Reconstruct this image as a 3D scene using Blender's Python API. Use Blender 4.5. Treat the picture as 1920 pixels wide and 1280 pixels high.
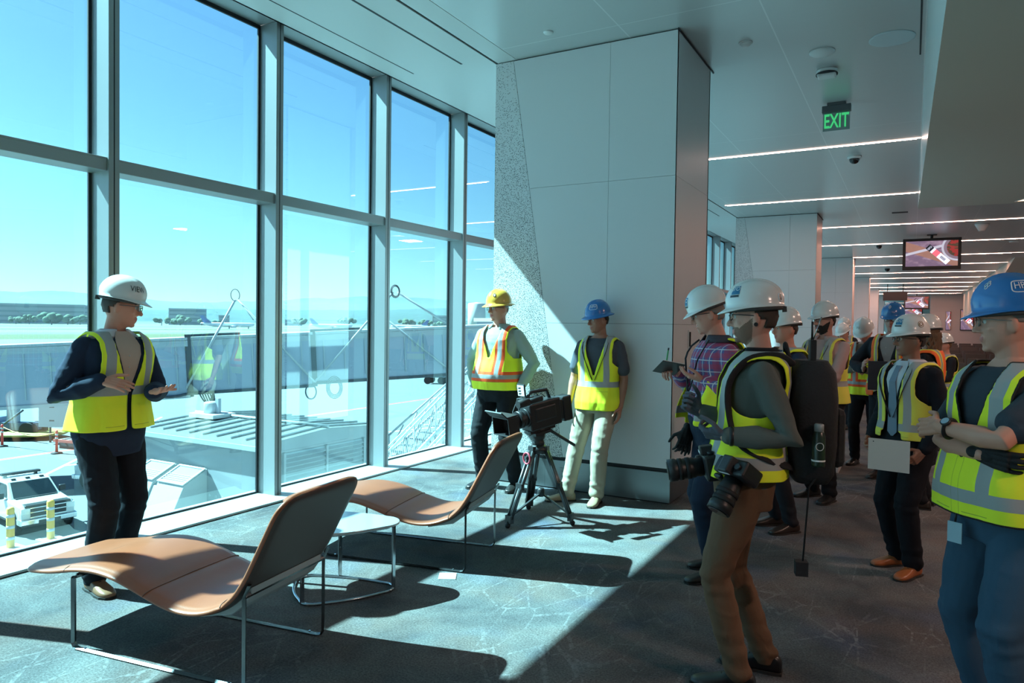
import bpy, bmesh, math, random
from mathutils import Vector, Matrix, noise
from math import sin, cos, pi, radians, sqrt, atan2, exp
random.seed(7)
for o in list(bpy.data.objects): bpy.data.objects.remove(o)
scene = bpy.context.scene
COL = scene.collection

# ---------------------------------------------------------------- camera
cam_d = bpy.data.cameras.new('camera'); cam = bpy.data.objects.new('camera', cam_d); COL.objects.link(cam)
cam_d.sensor_width = 36.0; cam_d.lens = 1333.0/1920*36; cam_d.clip_start = 0.05; cam_d.clip_end = 6000
R = Matrix(((0.87144780, -0.02352748, 0.48992366), (0.49030364, 0.01438224, -0.87143301), (0.01345642, 0.99961973, 0.02406898)))
# camera looks along -z of its frame; rows above are world axes in camera coordinates
cam.matrix_world = Matrix.Translation((0, 0, 1.6)) @ R.to_4x4()
scene.camera = cam

# ---------------------------------------------------------------- world, sun, exposure
scene.view_settings.view_transform = 'Standard'
scene.view_settings.look = 'None'
scene.view_settings.gamma = 1
scene.view_settings.use_curve_mapping = False
scene.view_settings.exposure = 0.62
SUN_DIR = Vector((1.0, 0.33, -1.14)).normalized()      # direction the light travels
world = bpy.data.worlds.new('world'); scene.world = world; world.use_nodes = True
wn = world.node_tree; wn.nodes.clear()
wo = wn.nodes.new('ShaderNodeOutputWorld'); wb = wn.nodes.new('ShaderNodeBackground'); ws = wn.nodes.new('ShaderNodeTexSky')
ws.sky_type = 'NISHITA'; ws.sun_disc = False; ws.sun_elevation = radians(47)
ws.sun_rotation = atan2(-SUN_DIR.x, -SUN_DIR.y); ws.air_density = 1.0; ws.dust_density = 1.0; ws.ozone_density = 1.5
wb.inputs['Strength'].default_value = 0.19
wn.links.new(ws.outputs[0], wb.inputs[0]); wn.links.new(wb.outputs[0], wo.inputs[0])
sun_d = bpy.data.lights.new('sun', 'SUN'); sun_d.energy = 32.0; sun_d.angle = radians(0.6); sun_d.color = (1.0, 0.96, 0.9)
sun = bpy.data.objects.new('sun', sun_d); COL.objects.link(sun)
sun.rotation_euler = (-SUN_DIR).to_track_quat('Z', 'Y').to_euler(); sun.location = (-20, -8, 25)

# ---------------------------------------------------------------- materials
MATS = {}
def mat(name, col, rough=0.6, metal=0.0, spec=0.5, emit=None, estr=1.0, bump=0.0, bscale=60, var=0.0, vscale=8, coat=0.0, trans=0.0):
    if name in MATS: return MATS[name]
    m = bpy.data.materials.new(name); m.use_nodes = True; nt = m.node_tree; b = nt.nodes['Principled BSDF']
    b.inputs['Base Color'].default_value = (*col, 1); b.inputs['Roughness'].default_value = rough
    b.inputs['Metallic'].default_value = metal; b.inputs['Specular IOR Level'].default_value = spec
    if coat: b.inputs['Coat Weight'].default_value = coat; b.inputs['Coat Roughness'].default_value = 0.15
    if trans: b.inputs['Transmission Weight'].default_value = trans
    if emit: b.inputs['Emission Color'].default_value = (*emit, 1); b.inputs['Emission Strength'].default_value = estr
    if bump or var:
        tc = nt.nodes.new('ShaderNodeTexCoord'); nz = nt.nodes.new('ShaderNodeTexNoise'); nz.inputs['Scale'].default_value = bscale; nz.inputs['Detail'].default_value = 4
        nt.links.new(tc.outputs['Object'], nz.inputs['Vector'])
        if bump:
            bp = nt.nodes.new('ShaderNodeBump'); bp.inputs['Strength'].default_value = bump; bp.inputs['Distance'].default_value = 0.01
            nt.links.new(nz.outputs['Fac'], bp.inputs['Height']); nt.links.new(bp.outputs['Normal'], b.inputs['Normal'])
        if var:
            n2 = nt.nodes.new('ShaderNodeTexNoise'); n2.inputs['Scale'].default_value = vscale; n2.inputs['Detail'].default_value = 5
            nt.links.new(tc.outputs['Object'], n2.inputs['Vector'])
            mr = nt.nodes.new('ShaderNodeMapRange'); mr.inputs['From Min'].default_value = .3; mr.inputs['From Max'].default_value = .7; mr.inputs['To Min'].default_value = 1-var; mr.inputs['To Max'].default_value = 1+var
            nt.links.new(n2.outputs['Fac'], mr.inputs['Value'])
            mx = nt.nodes.new('ShaderNodeVectorMath'); mx.operation = 'SCALE'; mx.inputs[0].default_value = col
            nt.links.new(mr.outputs[0], mx.inputs['Scale']); nt.links.new(mx.outputs[0], b.inputs['Base Color'])
    MATS[name] = m; return m
class NT:
    """small helper to write node graphs"""
    def __init__(s, m): s.nt = m.node_tree; s.b = s.nt.nodes['Principled BSDF']
    def n(s, t, **kw):
        x = s.nt.nodes.new(t)
        for k, v in kw.items(): setattr(x, k, v)
        return x
    def l(s, a, b): s.nt.links.new(a, b)
    def math(s, op, a, b=None, c=None):
        x = s.nt.nodes.new('ShaderNodeMath'); x.operation = op
        for i, v in enumerate((a, b, c)):
            if v is None: continue
            if isinstance(v, (int, float)): x.inputs[i].default_value = v
            else: s.l(v, x.inputs[i])
        return x.outputs[0]
    def mix(s, f, a, b):
        x = s.nt.nodes.new('ShaderNodeMix'); x.data_type = 'RGBA'
        if isinstance(f, (int, float)): x.inputs[0].default_value = f
        else: s.l(f, x.inputs[0])
        for i, v in ((6, a), (7, b)):
            if isinstance(v, tuple): x.inputs[i].default_value = (*v, 1)
            else: s.l(v, x.inputs[i])
        return x.outputs[2]

def glass_mat(name, tint, ior=1.5, boost=1.0):
    m = bpy.data.materials.new(name); m.use_nodes = True; nt = m.node_tree; nt.nodes.clear()
    o = nt.nodes.new('ShaderNodeOutputMaterial'); t = nt.nodes.new('ShaderNodeBsdfTransparent'); g = nt.nodes.new('ShaderNodeBsdfGlossy')
    f = nt.nodes.new('ShaderNodeFresnel'); f.inputs['IOR'].default_value = ior; mx = nt.nodes.new('ShaderNodeMixShader')
    k = nt.nodes.new('ShaderNodeMath'); k.operation = 'MULTIPLY'; k.inputs[1].default_value = boost; k.use_clamp = True
    t.inputs[0].default_value = (*tint, 1); g.inputs[0].default_value = (.85, 1, .95, 1); g.inputs['Roughness'].default_value = 0.0
    ge = nt.nodes.new('ShaderNodeNewGeometry'); pw = nt.nodes.new('ShaderNodeMath'); pw.operation = 'POWER'; pw.inputs[0].default_value = ior
    mp = nt.nodes.new('ShaderNodeMath'); mp.operation = 'MULTIPLY_ADD'; mp.inputs[1].default_value = -2; mp.inputs[2].default_value = 1    # same reflectance from both sides of the pane
    nt.links.new(ge.outputs['Backfacing'], mp.inputs[0]); nt.links.new(mp.outputs[0], pw.inputs[1]); nt.links.new(pw.outputs[0], f.inputs['IOR'])
    nt.links.new(f.outputs[0], k.inputs[0]); nt.links.new(k.outputs[0], mx.inputs[0]); nt.links.new(t.outputs[0], mx.inputs[1]); nt.links.new(g.outputs[0], mx.inputs[2]); nt.links.new(mx.outputs[0], o.inputs[0])
    MATS[name] = m; return m
M_GLASS = glass_mat('tinted_glass', (0.285, 0.63, 0.725), 1.5, 2.7)
M_GLASS2 = glass_mat('deeper_tinted_glass', (0.17, 0.38, 0.45), 1.5, 1.6)  # deeper tint added on the far panes to hold back the sun
M_LENS = glass_mat('clear_lens', (0.86, 0.9, 0.92), 1.45, 1.5)

# ---------------------------------------------------------------- mesh helpers
def bx(bm, x0, x1, y0, y1, z0, z1, mi=0, M=None):
    vs = [Vector((x, y, z)) for z in (z0, z1) for y in (y0, y1) for x in (x0, x1)]
    if M is not None: vs = [M @ v for v in vs]
    v = [bm.verts.new(p) for p in vs]
    for f in ((0,2,3,1),(4,5,7,6),(0,1,5,4),(2,6,7,3),(0,4,6,2),(1,3,7,5)):
        fc = bm.faces.new([v[i] for i in f]); fc.material_index = mi
def prism(bm, poly, h0, h1, axis='z', mi=0, M=None):
    """extrude polygon; axis z: (x,y) poly; axis x: (y,z) poly; axis y: (x,z) poly"""
    def P(a, b, h):
        p = {'z': Vector((a, b, h)), 'x': Vector((h, a, b)), 'y': Vector((a, h, b))}[axis]
        return M @ p if M is not None else p
    a = [bm.verts.new(P(p[0], p[1], h0)) for p in poly]; b = [bm.verts.new(P(p[0], p[1], h1)) for p in poly]
    n = len(poly); fs = [bm.faces.new(a[::-1]), bm.faces.new(b)]
    for i in range(n): fs.append(bm.faces.new((a[i], a[(i+1) % n], b[(i+1) % n], b[i])))
    for f in fs: f.material_index = mi
    return fs
def frames(pts, up=None):
    pts = [Vector(p) for p in pts]; T = []
    for i in range(len(pts)):
        a = pts[max(i-1, 0)]; b = pts[min(i+1, len(pts)-1)]; t = (b-a)
        T.append(t.normalized() if t.length > 1e-9 else Vector((0, 0, 1)))
    r = Vector(up) if up else (Vector((0, 0, 1)) if abs(T[0].z) < .9 else Vector((0, 1, 0)))
    U = []
    u = (r - T[0]*r.dot(T[0])).normalized()
    for t in T:
        u = (u - t*u.dot(t));  u = u.normalized() if u.length > 1e-6 else t.orthogonal().normalized(); U.append(u.copy())
    return pts, T, U
def tube(bm, pts, rad, seg=10, closed=False, caps=True, mi=0, up=None, flat=1.0, M=None):
    """round tube along a polyline; rad number or list; flat squeezes the second axis"""
    if M is not None: pts = [M @ Vector(p) for p in pts]
    if closed: pts = list(pts)
    p, T, U = frames(pts, up); n = len(p)
    if closed:
        for i in range(n):
            t = (p[(i+1) % n]-p[i-1]).normalized(); T[i] = t; u = U[i]-t*U[i].dot(t); U[i] = u.normalized()
    rings = []
    for i in range(n):
        r = rad[i] if isinstance(rad, (list, tuple)) else rad; v = T[i].cross(U[i])
        rings.append([bm.verts.new(p[i] + U[i]*r*cos(2*pi*k/seg) + v*r*flat*sin(2*pi*k/seg)) for k in range(seg)])
    for i in range(n if closed else n-1):
        a, b = rings[i], rings[(i+1) % n]
        for k in range(seg):
            f = bm.faces.new((a[k], a[(k+1) % seg], b[(k+1) % seg], b[k])); f.material_index = mi; f.smooth = True
    if caps and not closed:
        bm.faces.new(rings[0][::-1]).material_index = mi; bm.faces.new(rings[-1]).material_index = mi
def capsule(bm, pts, rad, seg=12, mi=0, flat=1.0, up=None):
    """tube with round ends (closed, for remeshing)"""
    p = [Vector(q) for q in pts]; r = list(rad) if isinstance(rad, (list, tuple)) else [rad]*len(p)
    d0 = (p[0]-p[1]).normalized(); d1 = (p[-1]-p[-2]).normalized()
    P = []; Rr = []
    for k in (0.05, .35, .65, .88): a = k*pi/2; P.append(p[0]+d0*r[0]*cos(a)); Rr.append(r[0]*sin(a))
    P += p; Rr += r
    for k in (.88, .65, .35, 0.05): a = k*pi/2; P.append(p[-1]+d1*r[-1]*cos(a)); Rr.append(r[-1]*sin(a))
    tube(bm, P, Rr, seg, mi=mi, flat=flat, up=up)
def ball(bm, c, r, seg=14, rings=8, R_=None, mi=0, M=None):
    r = r if isinstance(r, (tuple, list)) else (r, r, r); c = Vector(c)
    def P(v):
        v = Vector((v[0]*r[0], v[1]*r[1], v[2]*r[2]))
        if R_ is not None: v = R_ @ v
        v = c + v
        return M @ v if M is not None else v
    top = bm.verts.new(P((0, 0, 1))); bot = bm.verts.new(P((0, 0, -1))); L = []
    for i in range(1, rings):
        t = pi*i/rings; L.append([bm.verts.new(P((sin(t)*cos(2*pi*k/seg), sin(t)*sin(2*pi*k/seg), cos(t)))) for k in range(seg)])
    for k in range(seg):
        f = bm.faces.new((top, L[0][k], L[0][(k+1) % seg])); f.smooth = True; f.material_index = mi
        f = bm.faces.new((bot, L[-1][(k+1) % seg], L[-1][k])); f.smooth = True; f.material_index = mi
    for i in range(len(L)-1):
        for k in range(seg):
            f = bm.faces.new((L[i][k], L[i+1][k], L[i+1][(k+1) % seg], L[i][(k+1) % seg])); f.smooth = True; f.material_index = mi
def cyl(bm, c, r, h, seg=24, r2=None, axis='z', mi=0, M=None):
    """cylinder/cone from c along axis"""
    ax = {'z': Vector((0,0,1)), 'x': Vector((1,0,0)), 'y': Vector((0,1,0))}[axis] if isinstance(axis, str) else Vector(axis).normalized()
    c = Vector(c); tube(bm, [c, c+ax*h], [r, r if r2 is None else r2], seg, mi=mi, M=M)
def lathe(bm, prof, seg=28, c=(0, 0, 0), mi=0, M=None):
    c = Vector(c); L = []
    for (r, z) in prof:
        ring = []
        for k in range(seg):
            q = c + Vector((r*cos(2*pi*k/seg), r*sin(2*pi*k/seg), z)); ring.append(bm.verts.new(M @ q if M is not None else q))
        L.append(ring)
    for i in range(len(L)-1):
        for k in range(seg):
            f = bm.faces.new((L[i][k], L[i][(k+1) % seg], L[i+1][(k+1) % seg], L[i+1][k])); f.smooth = True; f.material_index = mi
    for f in (bm.faces.new(L[0][::-1]), bm.faces.new(L[-1])): f.material_index = mi
def obj(name, bm, mats, parent=None, smooth=None, bevel=0, matrix=None):
    bmesh.ops.recalc_face_normals(bm, faces=bm.faces[:])
    me = bpy.data.meshes.new(name); bm.to_mesh(me); bm.free()
    return mobj(name, me, mats, parent, smooth, bevel, matrix)
def mobj(name, me, mats, parent=None, smooth=None, bevel=0, matrix=None):
    if not isinstance(mats, (list, tuple)): mats = [mats]
    for i, m in enumerate(mats):
        if i < len(me.materials): me.materials[i] = m
        else: me.materials.append(m)
    if smooth is not None:
        for p in me.polygons: p.use_smooth = smooth
    o = bpy.data.objects.new(name, me); COL.objects.link(o)
    if parent is not None: o.parent = parent
    if matrix is not None: o.matrix_local = matrix
    if bevel:
        b = o.modifiers.new('bevel', 'BEVEL'); b.width = bevel; b.segments = 2; b.limit_method = 'ANGLE'; b.angle_limit = radians(40)
    return o
def empty(name, loc=(0, 0, 0), rz=0, parent=None):
    o = bpy.data.objects.new(name, None); COL.objects.link(o); o.location = loc; o.rotation_euler = (0, 0, rz); o.empty_display_size = .1
    if parent is not None: o.parent = parent
    return o
def tag(o, label=None, cat=None, group=None, kind=None):
    if label: o['label'] = label
    if cat: o['category'] = cat
    if group: o['group'] = group
    if kind: o['kind'] = kind
    return o
def struct(name, bm, m, parent=None, bevel=0):
    o = obj(name, bm, m, parent, bevel=bevel)
    if parent is None: o['kind'] = 'structure'
    return o
def thing(name, label, cat, loc=(0, 0, 0), rz=0, group=None): return tag(empty(name, loc, rz), label, cat, group)
def text_mesh(s, size, extr=0.0, bold=0.0, align='CENTER'):
    """mesh of a line of text in its xy plane"""
    cu = bpy.data.curves.new('txt', 'FONT'); cu.body = s; cu.size = size; cu.extrude = extr; cu.offset = bold; cu.align_x = align; cu.align_y = 'CENTER'; cu.resolution_u = 3
    o = bpy.data.objects.new('txt', cu); sc_ = bpy.data.scenes.get('lettering') or bpy.data.scenes.new('lettering'); sc_.collection.objects.link(o); sc_.view_layers[0].update()
    me = bpy.data.meshes.new_from_object(o.evaluated_get(sc_.view_layers[0].depsgraph)); bpy.data.objects.remove(o); bpy.data.curves.remove(cu)
    return me
def basis(xa, ya, za, loc):
    m = Matrix((xa, ya, za)).transposed().to_4x4(); m.translation = Vector(loc); return m
# ================================================================ structure of the hall
CEIL = 4.24
# --- carpet
m = mat('carpet', (.1, .1, .1), rough=.95, spec=.15); g = NT(m)
tc = g.n('ShaderNodeTexCoord'); P_ = tc.outputs['Object']
def nz(scale, detail=4, rough=.6, dist=0.0, vec=P_):
    x = g.n('ShaderNodeTexNoise'); x.inputs['Scale'].default_value = scale; x.inputs['Detail'].default_value = detail; x.inputs['Roughness'].default_value = rough; x.inputs['Distortion'].default_value = dist
    g.l(vec, x.inputs['Vector']); return x
fine = nz(95, 6, .85); blotch = nz(1.3, 5, .62, .4); hue = nz(2.2, 3, .5)
def ramp(v, a, b, c=0.0, d=1.0):
    x = g.n('ShaderNodeMapRange'); x.inputs['From Min'].default_value = a; x.inputs['From Max'].default_value = b; x.inputs['To Min'].default_value = c; x.inputs['To Max'].default_value = d; g.l(v, x.inputs['Value']); return x.outputs[0]
base = g.mix(ramp(blotch.outputs['Fac'], .36, .66), (.095, .097, .103), (.23, .235, .228))
base = g.mix(g.math('MULTIPLY', ramp(hue.outputs['Fac'], .42, .70), .45), base, (.25, .18, .145))
base = g.mix(g.math('MULTIPLY', ramp(nz(1.7, 2, .5).outputs['Fac'], .55, .75), .4), base, (.11, .16, .26))
lo = g.mix(ramp(fine.outputs['Fac'], .3, .7), (.15, .15, .15), (1.25, 1.25, 1.25))
mm = g.n('ShaderNodeMix', data_type='RGBA', blend_type='MULTIPLY'); mm.inputs[0].default_value = 1; g.l(base, mm.inputs[6]); g.l(lo, mm.inputs[7])
# pale scribbled lines woven in the carpet, in patches
def lines(sc, seed, wid):
    mp = g.n('ShaderNodeMapping'); mp.inputs['Location'].default_value = (seed, seed*.7, 0); mp.inputs['Rotation'].default_value = (0, 0, seed); mp.inputs['Scale'].default_value = (1, .45, 1); g.l(P_, mp.inputs[0])
    v = g.n('ShaderNodeTexVoronoi', feature='DISTANCE_TO_EDGE'); v.inputs['Scale'].default_value = sc; g.l(mp.outputs[0], v.inputs['Vector'])
    return g.math('LESS_THAN', v.outputs['Distance'], wid)
ln = g.math('MAXIMUM', lines(3.2, 1.3, .016), lines(5.1, 4.2, .02))
ln = g.math('MULTIPLY', ln, ramp(nz(.9, 2).outputs['Fac'], .47, .6)); ln = g.math('MULTIPLY', ln, ramp(nz(30, 3).outputs['Fac'], .4, .6)); ln = g.math('MULTIPLY', ln, .20)
g.l(g.mix(ln, mm.outputs[2], (.5, .5, .5)), g.b.inputs['Base Color'])
bp = g.n('ShaderNodeBump'); bp.inputs['Strength'].default_value = .7; bp.inputs['Distance'].default_value = .006; g.l(fine.outputs['Fac'], bp.inputs['Height']); g.l(bp.outputs[0], g.b.inputs['Normal'])
M_CARPET = m
bm = bmesh.new(); bx(bm, -4.83, 10, -10, 95, -.3, 0); struct('floor', bm, M_CARPET)

M_PANEL = mat('white_panel', (.62, .63, .64), rough=.38, spec=.4)
M_DARK = mat('dark_joint', (.012, .014, .018), rough=.6)
M_ALU = mat('mullion_aluminium', (.30, .32, .33), rough=.42, metal=.35)
M_SILL = mat('sill_aluminium', (.42, .45, .46), rough=.45, metal=.2)
M_STEEL = mat('base_steel', (.27, .30, .31), rough=.34, metal=.85, bump=.02, bscale=9)
# ceiling: satin metal panels with fine seams
m = mat('ceiling_panel', (.55, .57, .57), rough=.32, spec=.5, metal=.25); g = NT(m)
tc = g.n('ShaderNodeTexCoord'); sp = g.n('ShaderNodeSeparateXYZ'); g.l(tc.outputs['Object'], sp.inputs[0])
def seam(v, off, per, w):
    a = g.math('ADD', v, off); a = g.math('FLOORED_MODULO', a, per); return g.math('LESS_THAN', a, w)
s1 = g.math('MAXIMUM', seam(sp.outputs[0], 1.14+14*1.18, 1.18, .012), seam(sp.outputs[1], 40.0-5.98, 4.44, .012))
g.l(g.mix(g.math('MULTIPLY', s1, .5), (.55, .57, .57), (.85, .87, .87)), g.b.inputs['Base Color'])
n1 = g.n('ShaderNodeTexNoise'); n1.inputs['Scale'].default_value = 1.0; mp = g.n('ShaderNodeMapping'); mp.inputs['Scale'].default_value = (.5, 14, 1); g.l(tc.outputs['Object'], mp.inputs[0]); g.l(mp.outputs[0], n1.inputs['Vector'])
bp = g.n('ShaderNodeBump'); bp.inputs['Strength'].default_value = .05; bp.inputs['Distance'].default_value = .02; g.l(n1.outputs['Fac'], bp.inputs['Height']); g.l(bp.outputs[0], g.b.inputs['Normal'])
M_CEIL = m
M_SOFFIT = mat('window_soffit_panel', (.54,.56,.56), rough=.42)
bm = bmesh.new(); bx(bm, -3.72, 10, -10, 95, CEIL, CEIL+.3); struct('ceiling', bm, M_CEIL)
bm = bmesh.new(); bx(bm, -4.95, -3.75, -10, 95, CEIL, CEIL+.3); bx(bm, -3.76, -3.71, -10, 95, CEIL+.02, CEIL+.3)
struct('ceiling_soffit', bm, M_SOFFIT)
bm = bmesh.new(); bx(bm, -3.752, -3.718, -10, 95, CEIL+.012, CEIL+.03); struct('trim_1', bm, M_DARK)
for i, (x, y0, y1, w) in enumerate(((-4.06, -10, 6.1, .012), (-4.67, -10, 6.1, .006), (-4.06, 8.6, 17.2, .012), (-4.67, 8.6, 17.2, .006))):
    bm = bmesh.new(); bx(bm, x-w, x+w, y0, y1, CEIL-.0015, CEIL+.01); struct('trim_%d' % (i+2), bm, M_DARK)
bm = bmesh.new(); bx(bm, -3.70, -3.50, -10, 6.24, CEIL-.004, CEIL+.01); struct('trim_8', bm, M_SOFFIT)

# --- window wall
MX0, MX1 = -5.22, -5.0
BAY = 1.525; Y0 = 3.055
HEAD = 4.275; SILLZ = .02
def bay(n, y):
    """frame of one bay between the mullions at y and y+BAY, with its glass"""
    bm = bmesh.new()
    bx(bm, MX0, MX1, y-.04, y+.04, 0, HEAD, 0)                                   # mullion
    bx(bm, MX1-.004, MX1+.003, y-.004, y+.004, 0, HEAD, 1)                         # reveal groove
    ya, yb = y+.04, y+BAY-.04
    bx(bm, MX0, MX1-.02, ya, yb, 2.655, 2.735, 0); bx(bm, MX0, MX1-.02, ya, yb, 2.735, 2.75, 0)
    bx(bm, MX0-.01, MX0+.012, yb-.022, yb, .03, HEAD-.02, 1)                       # dark gaskets
    bx(bm, MX0-.01, MX0+.012, ya, yb, HEAD-.035, HEAD, 1)
    bx(bm, MX0-.01, MX0+.012, ya, yb, SILLZ, SILLZ+.014, 1)
    bx(bm, MX0, MX1+.05, ya, yb, HEAD, HEAD+.02, 0)
    o = struct('window_%d' % n, bm, [M_ALU, M_DARK], bevel=.003)
    bm = bmesh.new(); q = [bm.verts.new((MX0, a, b)) for a, b in ((ya, SILLZ), (yb, SILLZ), (yb, 2.67), (ya, 2.67))]; bm.faces.new(q)
    obj('lower_pane', bm, M_GLASS if y < 9 else M_GLASS2, o)
    bm = bmesh.new(); q = [bm.verts.new((MX0, a, b)) for a, b in ((ya, 2.74), (yb, 2.74), (yb, HEAD), (ya, HEAD))]; bm.faces.new(q)
    obj('upper_pane', bm, M_GLASS if y < 9 else M_GLASS2, o)
k = 0
for i in range(-7, 17):
    k += 1; bay(k, Y0+i*BAY)
bm = bmesh.new(); y = Y0+17*BAY                                                    # the far run, a sliver of it shows
for j in range(40): bx(bm, MX0, MX1, y+j*BAY-.04, y+j*BAY+.04, 0, HEAD)
bx(bm, MX0, MX1-.02, y, 95, 2.655, 2.75); o = struct('window_%d' % (k+1), bm, M_ALU)
bm = bmesh.new(); q = [bm.verts.new((MX0, a, b)) for a, b in ((y, .02), (95, .02), (95, HEAD), (y, HEAD))]; bm.faces.new(q); obj('pane', bm, M_GLASS2, o)
bm = bmesh.new(); bx(bm, -5.32, -4.83, -10, 95, -.35, SILLZ); bx(bm, -4.838, -4.826, -10, 95, -.02, .004, 1)
struct('sill', bm, [M_SILL, M_DARK])
bm = bmesh.new(); bx(bm, -5.32, -4.95, -10, 95, HEAD+.02, 4.9); struct('lintel', bm, M_ALU)
bm = bmesh.new(); bx(bm, -4.95, -4.93, -10, 95, CEIL, HEAD+.02); struct('trim_9', bm, M_SOFFIT)
bm = bmesh.new(); bx(bm, -5.3, 10, -10, 95, 4.75, 4.9); struct('roof_slab', bm, M_DARK)
bm = bmesh.new(); bx(bm, -5.3, 10, -10, 95, -5.8, -.35); struct('building_base', bm, M_PANEL)

# --- clad columns by the window
m = mat('perforated_panel', (.62, .63, .64), rough=.4); g = NT(m)
tc = g.n('ShaderNodeTexCoord'); mp = g.n('ShaderNodeMapping'); mp.inputs['Scale'].default_value = (1, 0.001, 1); g.l(tc.outputs['Object'], mp.inputs[0])
def dots(sc, loc, r):
    q = g.n('ShaderNodeMapping'); q.inputs['Location'].default_value = loc; g.l(mp.outputs[0], q.inputs[0])
    v = g.n('ShaderNodeTexVoronoi', feature='F1'); v.inputs['Scale'].default_value = sc; v.inputs['Randomness'].default_value = .82; g.l(q.outputs[0], v.inputs['Vector'])
    keep = g.n('ShaderNodeSeparateXYZ'); g.l(v.outputs['Color'], keep.inputs[0])
    sz = g.n('ShaderNodeSeparateXYZ'); g.l(tc.outputs['Object'], sz.inputs[0])
    lim = g.n('ShaderNodeMapRange'); g.l(sz.outputs[2], lim.inputs['Value']); lim.inputs['From Min'].default_value = 4.3; lim.inputs['From Max'].default_value = 1.8; lim.inputs['To Min'].default_value = .12; lim.inputs['To Max'].default_value = 1.0
    return g.math('MULTIPLY', g.math('LESS_THAN', v.outputs['Distance'], r), g.math('LESS_THAN', keep.outputs[0], lim.outputs[0]))
ds = g.math('MAXIMUM', dots(82, (0, 0, 0), .31), dots(71, (.37, 0, .61), .28))
g.l(g.mix(ds, (.62, .63, .64), (.05, .06, .07)), g.b.inputs['Base Color'])
M_PERF = m
def perf_x(z, x0): return x0 + .202 + (CEIL-z)*.154
def column(n, x0, x1, y0, y1, detail=True):
    gp = .0013
    bm = bmesh.new()
    bx(bm, x0+.02, x1-.02, y0+.02, y1-.02, 0, CEIL, 1)                               # dark core behind the joints
    zs = [(.318, 1.62), (1.62, 2.946), (2.946, CEIL-.012)]
    xm = x0 + 1.235
    for (a, b) in zs:
        prism(bm, [(perf_x(a, x0)+gp, a+gp), (xm-gp, a+gp), (xm-gp, b-gp), (perf_x(b, x0)+gp, b-gp)], y0, y0+.03, 'y', 0)
        bx(bm, xm+gp, x1, y0, y0+.03, a+gp, b-gp, 0)
        bx(bm, x1-.03, x1, y0+.001, y1, a+gp, b-gp, 0); bx(bm, x0, x0+.03, y0+.001, y1, a+gp, b-gp, 0)
        bx(bm, x0, x1, y1-.03, y1-.001, a+gp, b-gp, 0)
    prism(bm, [(x0, .32), (perf_x(.32, x0)-gp, .315), (perf_x(CEIL, x0)-gp, CEIL-.012), (x0, CEIL-.012)], y0, y0+.03, 'y', 2)
    for (a, b) in ((x0, x0+.62), (x0+.62, xm), (xm, x1)):
        bx(bm, a+gp*.6, b-gp*.6, y0-.002, y0+.02, .012, .283, 3)
    bx(bm, x1-.02, x1+.002, y0, y1, .012, .290, 3); bx(bm, x0-.002, x0+.02, y0, y1, .012, .290, 3)
    bx(bm, x1+.0, x1+.012, y0-.01, y1+.1, CEIL-.012, CEIL-.001, 1)
    return struct('column_%d' % n, bm, [M_PANEL, M_DARK, M_PERF, M_STEEL])
column(1, -3.735, -1.865, 6.24, 7.4)
for i in range(1, 6): column(i+1, -3.76, -1.95, 6.24+11.38*i, 7.36+11.38*i)
# switch plate and power outlet on the first column
t = thing('wall_switch', 'slim wall switch plate with a dark slot on the side of the near column', 'switch', (-1.865, 6.81, 1.48))
bm = bmesh.new(); bx(bm, 0, .008, -.06, .06, -.09, .09); obj('plate', bm, M_PANEL, t, bevel=.003)
bm = bmesh.new(); bx(bm, .008, .02, -.045, -.028, -.07, .07); obj('slot', bm, M_DARK, t)
t = thing('power_outlet', 'grey double power outlet in the steel base of the near clad column', 'outlet', (-2.918, 6.237, .157))
bm = bmesh.new(); bx(bm, -.04, .04, -.006, 0, -.06, .06); obj('cover_plate', bm, mat('outlet_grey', (.35, .38, .4), .4), t, bevel=.003)
for dz in (-.025, .025):
    bm = bmesh.new(); cyl(bm, (0, -.009, dz), .017, .004, 16, axis='y')
    for dx in (-.006, .006): bx(bm, dx-.0015, dx+.0015, -.011, -.008, dz-.002, dz+.008, 1)
    obj('socket', bm, [mat('outlet_grey', (.35, .38, .4)), M_DARK], t)

# --- sloping bulkhead over the right of the hall, side walls, far wall
M_BULK = mat('bulkhead_paint', (.58, .54, .46), rough=.6)
M_FASC = mat('fascia_gloss', (.62, .66, .68), rough=.18, spec=.6)
ys = [17.85, -1.0]
def low(y): tt = (17.85-y)/(17.85-1.0); return .05+.045*tt, CEIL-1.55*tt
bm = bmesh.new()
xa, za = low(17.85); xb, zb = low(-1.0)
v = [bm.verts.new(p) for p in ((.05, 17.85, CEIL), (.05, -1, CEIL), (xb, -1, zb))]; f = bm.faces.new(v); f.material_index = 1
w = [bm.verts.new(p) for p in ((.05, 17.85, CEIL-.001), (xb, -1, zb), (8, -1, zb), (8, 18.2, CEIL-.001))]; bm.faces.new(w)
w = [bm.verts.new(p) for p in ((xb, -1, zb), (.05, -1, CEIL), (8, -1, CEIL), (8, -1, zb))]; bm.faces.new(w)
struct('ceiling_bulkhead', bm, [M_BULK, M_FASC])
bm = bmesh.new(); bx(bm, .0, .014, 5.8, 7.9, CEIL-.004, CEIL+.01); struct('trim_10', bm, M_DARK)
M_WALL = mat('painted_wall', (.62, .56, .54), rough=.7)
bm = bmesh.new(); bx(bm, 8, 8.2, -10, 95, 0, CEIL); struct('wall_right', bm, M_WALL)
bm = bmesh.new(); bx(bm, -5, 8, -10.2, -10, 0, CEIL); struct('wall_back', bm, M_WALL)
bm = bmesh.new(); bx(bm, -5, 8, 92, 92.2, 0, CEIL); struct('wall_front', bm, M_WALL)
bm = bmesh.new()
prism(bm, [(31, CEIL), (45, 2.6), (60, 2.6), (60, CEIL)], 3.15, 8, 'x', 0); struct('ceiling_bulkhead_far', bm, M_BULK)
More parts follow.
